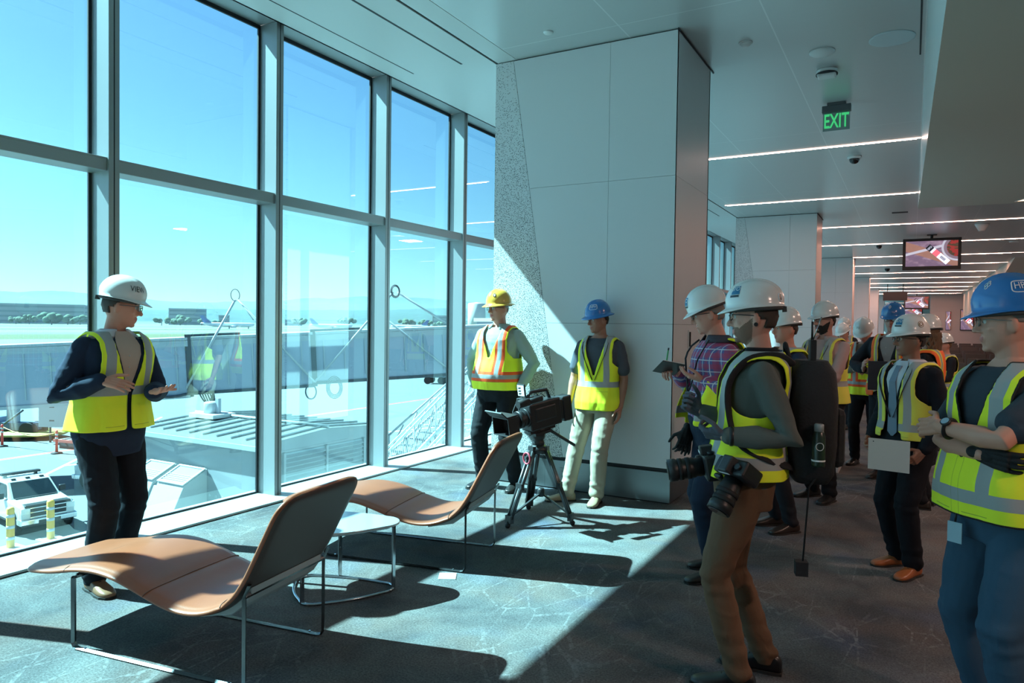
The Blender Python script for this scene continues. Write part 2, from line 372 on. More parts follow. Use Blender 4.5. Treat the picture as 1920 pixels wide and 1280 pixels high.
bm = bmesh.new(); bx(bm, 4.15, 4.75, 37.5, 38.3, 0, CEIL); struct('column_7', bm, M_PANEL)
bm = bmesh.new(); bx(bm, 1.15, 8, 62, 62.3, 0, CEIL); struct('wall_right_far', bm, M_WALL)

# --- lamps of the hall: thin glowing slots across the ceiling
M_STRIP = mat('strip_diffuser', (.9, .85, .8), emit=(1.0, .64, .52), estr=2.6)
strips = [(11.3, -3.55, .045), (15.75, -3.6, .045), (20.28, -3.6, 8), (24.7, -3.6, 8), (29.12, -3.6, 8), (33.1, -3.6, 3.14), (37.6, -3.6, 3.14), (41.5, -3.6, 3.1), (46, -3.6, 3.1), (50.5, -3.6, 3.1), (55, -3.6, 3.1), (59.5, -3.6, 3), (66, -3.6, 1.1), (73, -3.6, 1.1), (80, -3.6, 1.1)]
def ordin(n): return ('nearest', 'second nearest', 'third', 'fourth', 'fifth', 'sixth', 'seventh', 'eighth', 'ninth', 'tenth', 'eleventh', 'twelfth', 'thirteenth', 'fourteenth', 'farthest')[n]
for i, (y, a, b) in enumerate(strips):
    bm = bmesh.new(); bx(bm, a, b, y-.015, y+.015, CEIL-.008, CEIL-.001)
    o = obj('strip_light', bm, M_STRIP); tag(o, '%s of the long thin pink-white light slots across the ceiling, counting from the camera' % ordin(i), 'ceiling light', 'light slots across the ceiling')
    if i < 12:
        ld = bpy.data.lights.new('strip_lamp', 'AREA'); ld.shape = 'RECTANGLE'; ld.size = min(b-a, 6.5)-.1; ld.size_y = .04; ld.color = (1, .68, .58) if i < 2 else (1, .45, .32); ld.energy = (12, 14, 40, 100, 110)[i] if i < 5 else 80
        lo_ = bpy.data.objects.new('strip_lamp', ld); COL.objects.link(lo_); lo_.location = ((a+min(b, a+6.5))/2, y, CEIL-.012)
        lo_.visible_camera = True
# ================================================================ loungers, table, video camera, ceiling fittings
def catmull(P, n=6):
    out = []; P = [Vector(p) for p in P]
    for i in range(len(P)-1):
        p0 = P[max(i-1, 0)]; p1 = P[i]; p2 = P[i+1]; p3 = P[min(i+2, len(P)-1)]
        for k in range(n):
            t = k/n; out.append(.5*((2*p1)+(p2-p0)*t+(2*p0-5*p1+4*p2-p3)*t*t+(3*p1-p0-3*p2+p3)*t**3))
    out.append(P[-1]); return out
M_LEATHER = mat('tan_leather', (.28, .077, .032), rough=.38, spec=.5, bump=.06, bscale=160, var=.06, vscale=6)
M_LEATHER_D = mat('leather_seam', (.13, .05, .03), rough=.6)
M_LEATHER_SHADE = mat('shaded_leather', (.055, .035, .03), rough=.5)  # darker leather for the rear faces, their shade put into the colour
M_CHROME = mat('chrome', (.45, .47, .5), rough=.14, metal=1.0)
M_DCHROME = mat('dark_chrome', (.17, .18, .19), rough=.25, metal=1.0)
M_UNDER = mat('grey_shell', (.3, .3, .3), rough=.45)
def lounger(loc, rz, label):
    t = thing('lounge_chair', label, 'chair', loc, rz, 'tan leather chaise longues')
    prof = catmull([(-.40, 0, .325), (-.28, 0, .338), (-.15, 0, .355), (0, 0, .385), (.13, 0, .398), (.26, 0, .388), (.38, 0, .358), (.5, 0, .322), (.6, 0, .296), (.7, 0, .286), (.8, 0, .298), (.9, 0, .335), (.98, 0, .395), (1.04, 0, .475), (1.09, 0, .565), (1.14, 0, .66), (1.19, 0, .755), (1.245, 0, .855)], 4)
    n = len(prof); W = .31; T_ = .021
    # arc length
    s = [0]
    for i in range(1, n): s.append(s[-1]+(prof[i]-prof[i-1]).length)
    L = s[-1]
    def halfw(u):
        w = W - .035*max(0, 1-u/.5)**2
        for e in (u, L-u):
            r = .10
            if e < r: w = min(w, w - r + sqrt(max(0, r*r-(r-e)**2)))
        return max(w, .02)
    bm = bmesh.new(); NW = 22; grid = []
    for i in range(n):
        a = prof[max(i-1, 0)]; b = prof[min(i+1, n-1)]; tg = (b-a).normalized(); nr = Vector((-tg.z, 0, tg.x)); w = halfw(s[i])
        e = min(s[i], L-s[i]); endr = sqrt(max(0.02, min(1, 1-(1-min(e, .025)/.025)**2)))
        ring = []
        for k in range(2*NW):
            ang = 2*pi*k/(2*NW); cx = cos(ang); sx = sin(ang)
            yy = (w)*(abs(cx)**.22)*(1 if cx >= 0 else -1); tt = T_*endr*(abs(sx)**.8)*(1 if sx >= 0 else -1)*(1.0 if abs(yy) < w*.9 else .8)
            if sx > 0:                                        # soft sag and the two cross seams
                crown = .006*(1-(yy/w)**2)
                for q in (.18*L, .45*L, .69*L): crown -= .007*exp(-((s[i]-q)/.007)**2)
                tt += crown
            ring.append(bm.verts.new(Vector((prof[i].x, yy, prof[i].z)) + nr*tt))
        grid.append(ring)
    for i in range(n-1):
        for k in range(2*NW):
            f = bm.faces.new((grid[i][k], grid[i][(k+1) % (2*NW)], grid[i+1][(k+1) % (2*NW)], grid[i+1][k])); f.smooth = True
            am = 2*pi*(k+.5)/(2*NW)
            if sin(am) < -.5: f.material_index = 1
    bm.faces.new(grid[0][::-1]); bm.faces.new(grid[-1])
    pad = obj('cushion', bm, [M_LEATHER, M_LEATHER_SHADE])
    pad.parent = t; sd = pad.modifiers.new('s', 'SUBSURF'); sd.levels = 1; sd.render_levels = 1
    # stitched seams lying across the upholstery
    for q in (.18*L, .45*L, .69*L):
        i = min(range(n), key=lambda j: abs(s[j]-q)); a = prof[i-1]; b = prof[i+1]; tg = (b-a).normalized(); nr = Vector((-tg.z, 0, tg.x)); w = halfw(s[i])
        pts = []
        for k in range(13):
            cx = cos(pi*k/12); yy = w*(abs(cx)**.22)*(1 if cx >= 0 else -1); tt = T_*(sin(pi*k/12)**.8) + .006*(1-(yy/w)**2) - .0025 if 0 < k < 12 else 0
            pts.append(prof[i]+Vector((0, yy, 0))+nr*tt)
        bm = bmesh.new(); tube(bm, pts, .0022, 6); obj('seam', bm, M_LEATHER_D, pad)
    # under-shell behind the backrest bend
    bm = bmesh.new(); a = [(.74, .262), (.92, .302), (.99, .355), (1.03, .41), (1.03, .44), (.985, .41), (.9, .35), (.74, .30)]
    prism(bm, [(p[0]+.012, p[1]-.004) for p in a], -.25, .25, 'y'); obj('under_shell', bm, M_UNDER, t, bevel=.004)
    # flat-bar sled frames
    for sgn in (-1, 1):
        y = sgn*.285; bm = bmesh.new()
        pts = [(.0, .352), (.0, .03), (.012, .012), (.03, .007), (1.00, .007), (1.02, .012), (1.032, .03), (1.032, .40), (1.06, .46)]
        tube(bm, [(p[0], y, p[1]) for p in pts], .0145, 4, up=(0, 1, 0), flat=.5)
        obj('sled_frame', bm, M_DCHROME, t, smooth=False)
        bm = bmesh.new()
        tube(bm, [(.0, y, .345), (.06, y, .372)], .012, 4, up=(0, 1, 0), flat=.5); obj('bracket', bm, M_DCHROME, t, smooth=False)
        for xx in (.08, .95):
            bm = bmesh.new(); cyl(bm, (xx, y, .0125), .006, .004, 10); obj('screw', bm, M_CHROME, t)
    bm = bmesh.new(); tube(bm, [(1.035, -.285, .405), (1.035, .285, .405)], .012, 4, flat=.6); obj('cross_bar', bm, M_DCHROME, t, smooth=False)
    bm = bmesh.new(); tube(bm, [(.02, -.285, .357), (.02, .285, .357)], .012, 4, flat=.6); obj('cross_bar', bm, M_DCHROME, t, smooth=False)
    return t
lounger((-3.556, 1.941+.285, 0), radians(8.6), 'tan leather chaise longue nearest the camera, in front of the standing speaker')
lounger((-3.535, 3.60+.285, 0), radians(11.5), 'tan leather chaise longue behind the little glass table, before the tripod')
# --- side table
TC = Vector((-2.955, 3.16))
def tri_outline(k, z, n=36):
    """rounded triangle"""
    cs = [Vector((-3.20, 3.19)), Vector((-2.955, 2.985)), Vector((-2.755, 3.31))]; r = .085 + k; out = []
    m_ = len(cs)
    for i in range(m_):
        p = cs[i]; a = cs[i-1]; b = cs[(i+1) % m_]
        n0 = (p-a).normalized(); n1 = (b-p).normalized(); q0 = Vector((n0.y, -n0.x)); q1 = Vector((n1.y, -n1.x))
        a0 = atan2(q0.y, q0.x); a1 = atan2(q1.y, q1.x)
        while a1 < a0: a1 += 2*pi
        for j in range(13): an = a0+(a1-a0)*j/12; out.append((p.x+r*cos(an)-TC.x, p.y+r*sin(an)-TC.y, z))
    # densify long sides slightly bowed
    res = []
    for i in range(len(out)):
        A = Vector(out[i]); B = Vector(out[(i+1) % len(out)]); res.append(A)
        if (B-A).length > .08:
            o2 = Vector(((B-A).y, -(B-A).x, 0)).normalized()
            for j in range(1, 8): u = j/8; res.append(A.lerp(B, u)+o2*.022*sin(pi*u))
    return res
t = thing('side_table', 'low side table with rounded triangular glass top and chrome legs between the two loungers', 'table', (TC.x, TC.y, 0))
bm = bmesh.new(); prism(bm, [(p.x, p.y) for p in tri_outline(.035, 0)], .398, .412, 'z', 0)
obj('table_top', bm, mat('grey_glass', (.33, .36, .38), rough=.06, spec=.6, coat=.5), t, bevel=.004)
bm = bmesh.new(); tube(bm, tri_outline(0, .008), .009, 8, closed=True); obj('floor_ring', bm, M_CHROME, t)
bm = bmesh.new(); tube(bm, tri_outline(0, .39), .008, 8, closed=True); obj('top_ring', bm, M_CHROME, t)
for i, (px_, py_) in enumerate(((-2.678, 3.35), (-3.09, 3.335), (-2.975, 2.905), (-3.275, 3.12))):
    bm = bmesh.new(); bx(bm, px_-TC.x-.0045, px_-TC.x+.0045, py_-TC.y-.014, py_-TC.y+.014, .005, .396); obj('leg', bm, M_CHROME, t, bevel=.002)
# floor box plate in the carpet
t = thing('floor_box', 'small square white floor box cover set in the carpet by the side table', 'floor box', (-2.525, 3.70, 0), radians(30))
bm = bmesh.new(); bx(bm, -.055, .055, -.055, .055, 0, .005); o = obj('cover', bm, mat('white_plastic', (.75, .76, .76), .4), t, bevel=.002)
bm = bmesh.new(); bx(bm, -.04, .04, -.04, .04, .005, .0065); obj('lid', bm, mat('white_plastic2', (.68, .7, .7), .4), t)

# --- video camera on its tripod
M_BLK = mat('black_plastic', (.016, .017, .019), rough=.42)
M_BLKR = mat('black_rubber', (.012, .012, .013), rough=.75)
M_CARB = mat('tripod_tube', (.09, .095, .10), rough=.3, metal=.8)
M_PINK = mat('red_ring', (.45, .06, .09), rough=.45)
TR = Vector((-2.62, 5.12, 0))
t = thing('tripod', 'black video tripod with a red carrying ring standing on the carpet before the column', 'tripod', TR)
feet = [Vector((-2.73, 4.827, 0)), Vector((-2.329, 5.166, 0)), Vector((-2.856, 5.412, 0))]
hub = Vector((0, 0, .60))
bm = bmesh.new(); lathe(bm, [(.045, .56), (.075, .575), (.082, .60), (.06, .62), (.05, .63)], 20)
for k in range(3):
    d_ = (feet[k]-TR).normalized(); bx(bm, -.03, .03, .02, .085, .56, .62, M=Matrix.Rotation(atan2(d_.y, d_.x)-pi/2, 4, 'Z'))
obj('crown', bm, M_BLK, t)
bm = bmesh.new(); lathe(bm, [(.04, .625), (.052, .635), (.05, .655), (.042, .67), (.055, .69), (.055, .735), (.045, .75)], 20); obj('bowl_head', bm, M_BLK, t)
for k in range(3):
    F = feet[k]-TR; d_ = F.normalized(); a = d_*.07+Vector((0, 0, .585)); side = Vector((-d_.y, d_.x, 0)); F = F + Vector((0, 0, .03))
    leg = None
    bm = bmesh.new()
    mid = a.lerp(F, .93)
    for sg in (-1, 1): tube(bm, [a+side*.020*sg, mid+side*.020*sg], .0155, 10)
    leg = obj('leg', bm, M_CARB, t)
    bm = bmesh.new(); m2 = a.lerp(F, .52)
    tube(bm, [a.lerp(F, .45), F], .012, 10); obj('inner_tube', bm, M_BLK, leg)
    bm = bmesh.new(); bx(bm, -.035, .035, -.016, .016, -.02, .03, M=Matrix.Translation(a.lerp(F, .5)) @ Matrix.Rotation(atan2(d_.y, d_.x)-pi/2, 4, 'Z')); obj('clamp', bm, M_BLK, leg)
    bm = bmesh.new(); bx(bm, -.033, .033, -.018, .018, -.03, .03, M=Matrix.Translation(a.lerp(F, .93)) @ Matrix.Rotation(atan2(d_.y, d_.x)-pi/2, 4, 'Z')); obj('clamp', bm, M_BLK, leg)
    bm = bmesh.new(); ball(bm, F+Vector((0, 0, -.008)), (.022, .022, .022)); obj('foot', bm, M_BLKR, leg)
    if k == 0:
        bm = bmesh.new(); c = a.lerp(F, .1)+d_*.02; tube(bm, [c+side*.04*cos(x)+Vector((0, 0, .045*sin(x)))+d_*.01 for x in [2*pi*i/18 for i in range(18)]], .0075, 8, closed=True); obj('carrying_ring', bm, M_PINK, t)
bm = bmesh.new(); cc = Vector((0.02, 0.02, .235)); lathe(bm, [(.022, -.03), (.03, -.02), (.03, .03), (.02, .04)], 12, c=cc)
obj('spreader_hub', bm, M_BLK, t)
for k in range(3):
    F = feet[k]-TR; bm = bmesh.new(); e = (F.normalized()*.07+Vector((0, 0, .585))).lerp(F+Vector((0, 0, .03)), .90)
    bx(bm, -.009, .009, 0, (e-cc).length, -.006, .006, M=Matrix.Translation(cc) @ (e-cc).to_track_quat('Y', 'Z').to_matrix().to_4x4()); obj('spreader_arm', bm, M_BLK, t)
# camera body: lens points to the left of the view, slightly to the viewer
CR = radians(-112)   # lens direction in the plan
v = thing('video_camera', 'big black broadcast video camera with matte box mounted on the tripod', 'camera', TR+Vector((0, 0, .765)), CR)
v.rotation_euler = (0, radians(9), CR); v.scale = (1.22, 1.22, 1.3)
bm = bmesh.new(); bx(bm, -.17, .10, -.055, .055, .0, .17); bx(bm, -.12, .06, -.062, .062, .05, .14); bx(bm, -.20, -.17, -.045, .045, .02, .15); obj('body', bm, M_BLK, v, bevel=.01)
bm = bmesh.new(); bx(bm, -.12, .10, -.035, .035, -.02, .0); obj('mount_plate', bm, M_BLK, v, bevel=.004)
bm = bmesh.new(); cyl(bm, (.10, 0, .085), .048, .05, 20, axis='x'); cyl(bm, (.14, 0, .085), .055, .035, 20, axis='x'); cyl(bm, (.175, 0, .085), .045, .06, 20, .052, 'x'); cyl(bm, (.10, 0, .085), .058, .012, 20, axis='x'); obj('lens', bm, M_BLK, v)
bm = bmesh.new()
Ms = Matrix.Translation((.225, 0, .075))
prism(bm, [(-.045, -.04), (.045, -.04), (.045, .04), (-.045, .04)], 0, .01, 'x', M=Ms)
for (y0, y1, z0, z1) in ((-.085, -.077, -.055, .055), (.077, .085, -.055, .055), (-.085, .085, .05, .057), (-.085, .085, -.057, -.05)): bx(bm, 0, .085, y0, y1, z0, z1, M=Ms)
bx(bm, .0, .004, -.085, .085, -.055, .055, M=Ms)
obj('matte_box', bm, M_BLK, v, bevel=.002)
bm = bmesh.new(); prism(bm, [(.23, .135), (.32, .135), (.36, .175), (.355, .18), (.315, .142), (.23, .142)], -.085, .085, 'y'); obj('top_flag', bm, M_BLK, v)
bm = bmesh.new(); cyl(bm, (.232, 0, .078), .034, .003, 20, axis='x'); obj('front_glass', bm, mat('lens_glass', (.03, .01, .012), rough=.05, coat=1), v)
bm = bmesh.new(); tube(bm, [(-.12, 0, .17), (-.10, 0, .225), (.04, 0, .235), (.10, 0, .17)], .012, 10); obj('top_handle', bm, M_BLK, v)
bm = bmesh.new(); bx(bm, -.04, .06, -.13, -.06, .12, .19); cyl(bm, (-.04, -.095, .155), .028, -.06, 16, .034, axis='x'); obj('viewfinder', bm, M_BLK, v, bevel=.005)
bm = bmesh.new(); bx(bm, .09, .10, -.055, .02, .215, .295); o = obj('monitor', bm, M_BLK, v, bevel=.003)
bm = bmesh.new(); bx(bm, .101, .103, -.05, .015, .222, .288); obj('label_card', bm, mat('white_card', (.7, .72, .72), .5), o)
for zz in (.235, .252, .27):
    bm = bmesh.new(); prism(bm, [(-.045, zz-.005), (-.02, zz-.005), (-.01, zz+.005), (-.035, zz+.005)], .1031, .1035, 'x'); obj('stripe', bm, M_DARK, o)
bm = bmesh.new(); bx(bm, -.28, -.20, -.045, .045, .0, .16); obj('battery', bm, M_BLK, v, bevel=.008)
bm = bmesh.new(); cyl(bm, (.02, .085, .20), .018, .12, 14, axis='x'); cyl(bm, (.13, .085, .20), .024, .09, 14, axis='x'); obj('microphone', bm, M_BLKR, v)
for i in range(5):
    bm = bmesh.new(); a0 = -.16+.05*i; tube(bm, [(a0, -.05, .14), (a0+.03, -.1, .19+.02*(i % 2)), (a0+.09, -.09, .12), (a0+.12, -.06, .05)], .0045, 6); obj('cable', bm, M_BLKR, v)
bm = bmesh.new(); tube(bm, [(-.06, .03, -.02), (-.16, .06, -.10), (-.24, .07, -.16)], .010, 8); obj('pan_handle', bm, M_BLK, v)
bm = bmesh.new(); tube(bm, [(0, 0, -.02), (0, 0, -.0)], .04, 14); bx(bm, -.07, .07, -.05, .05, -.035, -.018); obj('head_plate', bm, M_BLK, v)

# --- exit sign
M_GREEN = mat('exit_green', (.1, .5, .2), emit=(.06, .70, .22), estr=.42)
t = thing('exit_sign', 'hanging clear exit sign with glowing green EXIT letters under a grey housing', 'sign', (-.83, 9.15, CEIL))
bm = bmesh.new(); bx(bm, -.155, .155, -.04, .04, -.11, -.03); bx(bm, -.10, .10, -.05, .05, -.03, 0); obj('housing', bm, mat('sign_grey', (.09, .1, .11), .5), t, bevel=.006)
bm = bmesh.new(); bx(bm, -.145, .145, -.004, .004, -.32, -.11); obj('panel', bm, mat('sign_panel', (.26, .34, .34), .2), t)
me = text_mesh('EXIT', .235, .002, .004); o = mobj('lettering', me, M_GREEN, t); o.rotation_euler = (pi/2, 0, 0); o.location = (0, -.008, -.215); o.scale = (.56, .98, 1)
# --- ceiling devices
M_WP = mat('fitting_white', (.66, .68, .68), .4)
def dome(name, x, y, r, h, label, cat, mat_=None, extra=None, rim=None):
    t = thing(name, label, cat, (x, y, CEIL))
    bm = bmesh.new(); lathe(bm, [(r, 0), (r, -h*.35), (r*.8, -h*.8), (r*.3, -h), (.001, -h)], 24); obj('housing', bm, mat_ or M_WP, t)
    if rim:
        bm = bmesh.new(); lathe(bm, [(r*1.25, 0), (r*1.25, -.008), (r*1.02, -.012), (r*1.0, 0)], 24); obj('trim_ring', bm, rim, t)
    return t
dome('sprinkler_cover', -2.923, 5.79, .045, .02, 'small round white sprinkler cap in the ceiling before the near column', 'sprinkler')
dome('sprinkler_cover', -1.408, 6.85, .05, .035, 'small round white sprinkler cap right of the near column corner', 'sprinkler', rim=M_WP)
dome('ceiling_sensor', -.811, 7.4, .115, .035, 'flat round white sensor in the ceiling ahead of the smoke detector', 'sensor')
t = dome('smoke_detector', -.82, 7.95, .10, .05, 'white smoke detector with a mounting base between the round sensor and the exit sign', 'smoke detector')
bm = bmesh.new(); bx(bm, -.09, .09, -.07, .07, -.075, -.04); obj('cover', bm, M_WP, t, bevel=.02)
bm = bmesh.new(); lathe(bm, [(.105, -.05), (.105, -.04), (.1, -.035)], 24); obj('gap_ring', bm, M_DARK, t)
t = thing('ceiling_speaker', 'large flush round speaker grille in the ceiling near the gloss fascia', 'speaker', (-.22, 7.35, CEIL))
bm = bmesh.new(); lathe(bm, [(.19, 0), (.19, -.006), (.17, -.008), (.001, -.009)], 32); obj('grille', bm, mat('grille_grey', (.5, .53, .55), .5), t)
t = thing('security_camera', 'small black dome security camera on the ceiling between the first two light slots', 'camera', (-.83, 12.1, CEIL))
bm = bmesh.new(); lathe(bm, [(.10, 0), (.10, -.03), (.085, -.04)], 20); obj('base', bm, M_WP, t)
bm = bmesh.new(); ball(bm, (0, 0, -.045), (.075, .075, .07)); obj('dome', bm, mat('smoked_dome', (.01, .01, .012), .08), t)
t = thing('ceiling_vent', 'short dark slot vent in the ceiling just behind the sloping bulkhead', 'vent', (-.3, 18.3, CEIL))
bm = bmesh.new(); bx(bm, -.16, .16, -.10, .10, -.004, .0); obj('slot', bm, M_DARK, t)
t = thing('ceiling_projector', 'white conical wireless beacon hanging from the ceiling right of the big screen mount', 'beacon', (1.45, 21.1, CEIL))
bm = bmesh.new(); lathe(bm, [(.16, 0), (.15, -.02), (.07, -.17), (.001, -.17)], 20); obj('cone', bm, M_WP, t)
dome('security_camera', -.97, 25.3, .08, .10, 'tiny dark dome camera on the ceiling left of the big screen', 'camera', mat('smoked_dome', (.01, .01, .012)))
dome('security_camera', -1.0, 35.0, .10, .12, 'tiny dark dome camera farther down the ceiling, below left of the big screen', 'camera', mat('smoked_dome', (.01, .01, .012)))
dome('ceiling_sensor', 2.55, 25.5, .12, .04, 'pale round sensor in the ceiling just right of the big screen', 'sensor')
t = thing('downlight', 'glowing warm square downlight in the sloping bulkhead at the right', 'ceiling light', (0, 0, 0))
yy = 16.3; zz = CEIL-1.55*(17.85-yy)/(16.85)
bm = bmesh.new(); q = [bm.verts.new((x, y_, CEIL-1.55*(17.85-y_)/16.85-.012)) for x, y_ in ((1.72, 17.2), (2.4, 17.3), (2.4, 15.6), (1.9, 15.6))]; bm.faces.new(q)
obj('diffuser', bm, mat('warm_glow', (.9, .8, .7), emit=(1, .62, .36), estr=2.2), t)
bm = bmesh.new(); tube(bm, [(x, y_, CEIL-1.55*(17.85-y_)/16.85-.01) for x, y_ in ((1.72, 17.2), (2.4, 17.3), (2.4, 15.6), (1.9, 15.6))], .012, 6, closed=True); obj('frame', bm, M_WP, t)
ld = bpy.data.lights.new('downlight_lamp', 'AREA'); ld.size = .5; ld.color = (1, .5, .25); ld.energy = 22; lo_ = bpy.data.objects.new('downlight_lamp', ld); COL.objects.link(lo_); lo_.location = (2.15, 16.4, 3.95)
t = thing('ceiling_vent', 'dark round air slot in the sloping bulkhead at the right edge', 'vent', (1.32, 10.9, CEIL-1.55*(17.85-10.9)/16.85-.004), 0)
bm = bmesh.new(); lathe(bm, [(.11, 0), (.11, -.01), (.08, -.014), (.001, -.015)], 20); obj('disc', bm, mat('grille_grey', (.5, .53, .55)), t)

for k, (x, y_) in enumerate(((2.3, 2.2), (2.3, 5.6), (2.3, 9.2), (2.3, 12.8))):  # downlights added out of view to throw warm light on the group
    zz = CEIL-1.55*(17.85-y_)/16.85-.012
    t = thing('downlight', '%s added unseen square downlight in the sloping bulkhead, counting from the camera' % ('first', 'second', 'third', 'fourth')[k], 'ceiling light', (x, y_, zz), 0, 'added bulkhead downlights')
    bm = bmesh.new(); bx(bm, -.16, .16, -.16, .16, -.012, 0); obj('frame', bm, M_WP, t)
    bm = bmesh.new(); bx(bm, -.13, .13, -.13, .13, -.016, -.012); obj('diffuser', bm, mat('warm_glow', (.9, .8, .7)), t)
    ld = bpy.data.lights.new('downlight_lamp', 'AREA'); ld.size = .26; ld.color = (1, .64, .53); ld.energy = 32; lo_ = bpy.data.objects.new('downlight_lamp', ld); COL.objects.link(lo_); lo_.location = (x, y_, zz-.02)
# --- hanging screens
def screen(x, y, z0, z1, w, label, on=True, rz=0.0, pole=True, wall=False):
    t = thing('monitor', label, 'screen', (x, y, 0), rz)
    h = z1-z0; zc = (z0+z1)/2; bz = .075*w/1.4
    bm = bmesh.new(); bx(bm, -w/2, w/2, -.03, .04, z0, z1); bz2 = bz
    fr = obj('casing', bm, M_BLK, t, bevel=.006)
    if pole:
        bm = bmesh.new(); cyl(bm, (0, .03, z1), .035, CEIL-z1, 12); bx(bm, -.12, .12, -.08, .12, CEIL-.02, CEIL); obj('ceiling_pole', bm, M_BLK, t)
    m = bpy.data.materials.get('screen_picture')
    if m is None:
        m = mat('screen_picture', (0.02, 0.02, 0.02), rough=.25)
        g = NT(m); tc = g.n('ShaderNodeTexCoord'); s_ = g.n('ShaderNodeSeparateXYZ'); g.l(tc.outputs['UV'], s_.inputs[0]); U, V = s_.outputs[0], s_.outputs[1]
        n1 = g.n('ShaderNodeTexNoise'); n1.inputs['Scale'].default_value = 5; n1.inputs['Detail'].default_value = 5; g.l(tc.outputs['UV'], n1.inputs['Vector'])
        rp = g.n('ShaderNodeValToRGB'); g.l(n1.outputs['Fac'], rp.inputs[0]); e = rp.color_ramp.elements
        e[0].position = .3; e[0].color = (.02, .012, .03, 1); e[1].position = .72; e[1].color = (.55, .38, .42, 1); x = e.new(.5); x.color = (.10, .05, .06, 1)
        # table top: violet-grey upper left, dark lower
        c = g.mix(ramp(V, .05, .9), rp.outputs[0], (.35, .24, .40))
        def band(a, b, cc, w_):   # |a*u+b*v+c| < w
            q = g.math('ADD', g.math('MULTIPLY', U, a), g.math('MULTIPLY', V, b)); q = g.math('ABSOLUTE', g.math('ADD', q, cc)); return g.math('LESS_THAN', q, w_)
        c = g.mix(g.math('MULTIPLY', band(.55, .83, -.66, .16), .8), c, (.42, .20, .13))       # a warm sleeve
        c = g.mix(band(-.42, .9, -.42, .045), c, (.62, .60, .72))                            # handle
        d = g.math('SQRT', g.math('ADD', g.math('POWER', g.math('MULTIPLY', g.math('SUBTRACT', U, 1.0), 1.7), 2), g.math('POWER', g.math('SUBTRACT', V, .72), 2)))
        c = g.mix(g.math('LESS_THAN', d, .53), c, (.60, .60, .72)); c = g.mix(g.math('LESS_THAN', d, .46), c, (.25, .18, .24))
        vo = g.n('ShaderNodeTexVoronoi'); vo.inputs['Scale'].default_value = 14; g.l(tc.outputs['UV'], vo.inputs['Vector']); r3 = g.n('ShaderNodeValToRGB'); sx = g.n('ShaderNodeSeparateXYZ'); g.l(vo.outputs['Color'], sx.inputs[0]); g.l(sx.outputs[0], r3.inputs[0])
        e = r3.color_ramp.elements; e[0].color = (.35, .03, .03, 1); e[1].color = (.6, .55, .45, 1); x = e.new(.5); x.color = (.08, .05, .03, 1); r3.color_ramp.interpolation = 'CONSTANT'
        c = g.mix(g.math('LESS_THAN', d, .36), c, r3.outputs[0])
        g.l(c, g.b.inputs['Emission Color']); g.b.inputs['Emission Strength'].default_value = .62
    mm_ = m if on else M_DARK
    bm = bmesh.new(); uv = bm.loops.layers.uv.new('uv'); q = [bm.verts.new(p) for p in ((-w/2+bz, -.0315, z0+bz*1.3), (w/2-bz, -.0315, z0+bz*1.3), (w/2-bz, -.0315, z1-bz), (-w/2+bz, -.0315, z1-bz))]
    f = bm.faces.new(q)
    for l, c in zip(f.loops, ((0, 0), (1, 0), (1, 1), (0, 1))): l[uv].uv = c
    sc = obj('display', bm, mm_, t)
    if on:
        # the boarding card lying across the picture
        W = w-2*bz; H = h-2.3*bz; cx, cz = .12*W, zc-.02*h
        Mx = Matrix.Translation((cx, -.0325, cz)) @ Matrix.Rotation(radians(43), 4, 'Y')
        bm = bmesh.new(); bx(bm, -.27*W, .27*W, -.0005, 0, -.085*H*1.3, .085*H*1.3, M=Mx); cd = obj('ticket', bm, mat('ticket_white', (.5, .5, .5), emit=(.72, .74, .95), estr=.9), sc)
        bm = bmesh.new(); bx(bm, -.27*W, -.15*W, -.001, -.0005, -.085*H*1.3, .085*H*1.3, M=Mx); obj('black_band', bm, mat('ticket_black', (.01, .01, .01), emit=(.01, .01, .015), estr=1), sc)
        bm = bmesh.new(); bx(bm, -.10*W, .02*W, -.001, -.0005, -.085*H*1.3, .085*H*1.3, M=Mx); obj('red_band', bm, mat('ticket_red', (.4, .02, .03), emit=(.75, .12, .16), estr=1), sc)
        bm = bmesh.new()
        for j in range(9): bx(bm, .07*W+.014*W*j, .07*W+.014*W*j+.007*W*(1+(j % 2)*.5), -.001, -.0005, -.05*H, .05*H, M=Mx)
        obj('barcode', bm, mat('ticket_black', (.01, .01, .01)), sc)
        if w > 1.2:
            V3 = lambda *a: Vector(a); me = text_mesh('SFO', .105*H, 0); o = mobj('lettering', me, mat('ticket_white', (.5, .5, .5)), sc)
            o.matrix_local = Mx @ basis(V3(0, 0, 1), V3(-1, 0, 0), V3(0, -1, 0), (-.21*W, -.0018, 0))
    return t
screen(.42, 22.9, 3.27, 4.14, 1.40, 'large hanging screen showing a luggage card, nearest in the hall')
screen(.25, 60, 3.10, 4.08, 1.62, 'smaller hanging screen with the same picture, second down the hall, above the blue hard hat')
screen(.0, 68, 2.7, 3.7, 1.5, 'dim hanging screen just below the second screen, farthest down the hall', on=True)
t = thing('hanging_sign', 'plain black hanging sign box left of the second screen', 'sign', (-.9, 47, 0))
bm = bmesh.new(); bx(bm, -.62, .62, -.1, .1, 3.28, 3.78); obj('box', bm, M_DARK, t)
bm = bmesh.new(); cyl(bm, (-.4, 0, 3.78), .02, CEIL-3.78, 8); obj('rod', bm, M_BLK, t)
bm = bmesh.new(); cyl(bm, (.4, 0, 3.78), .02, CEIL-3.78, 8); obj('rod', bm, M_BLK, t)
screen(3.50, 61.958, 1.60, 3.15, .85, 'upright wall screen right beside the face of the man with crossed arms', pole=False)
screen(2.33, 61.958, 1.62, 3.0, .34, 'narrow upright blue screen on the far wall', pole=False)

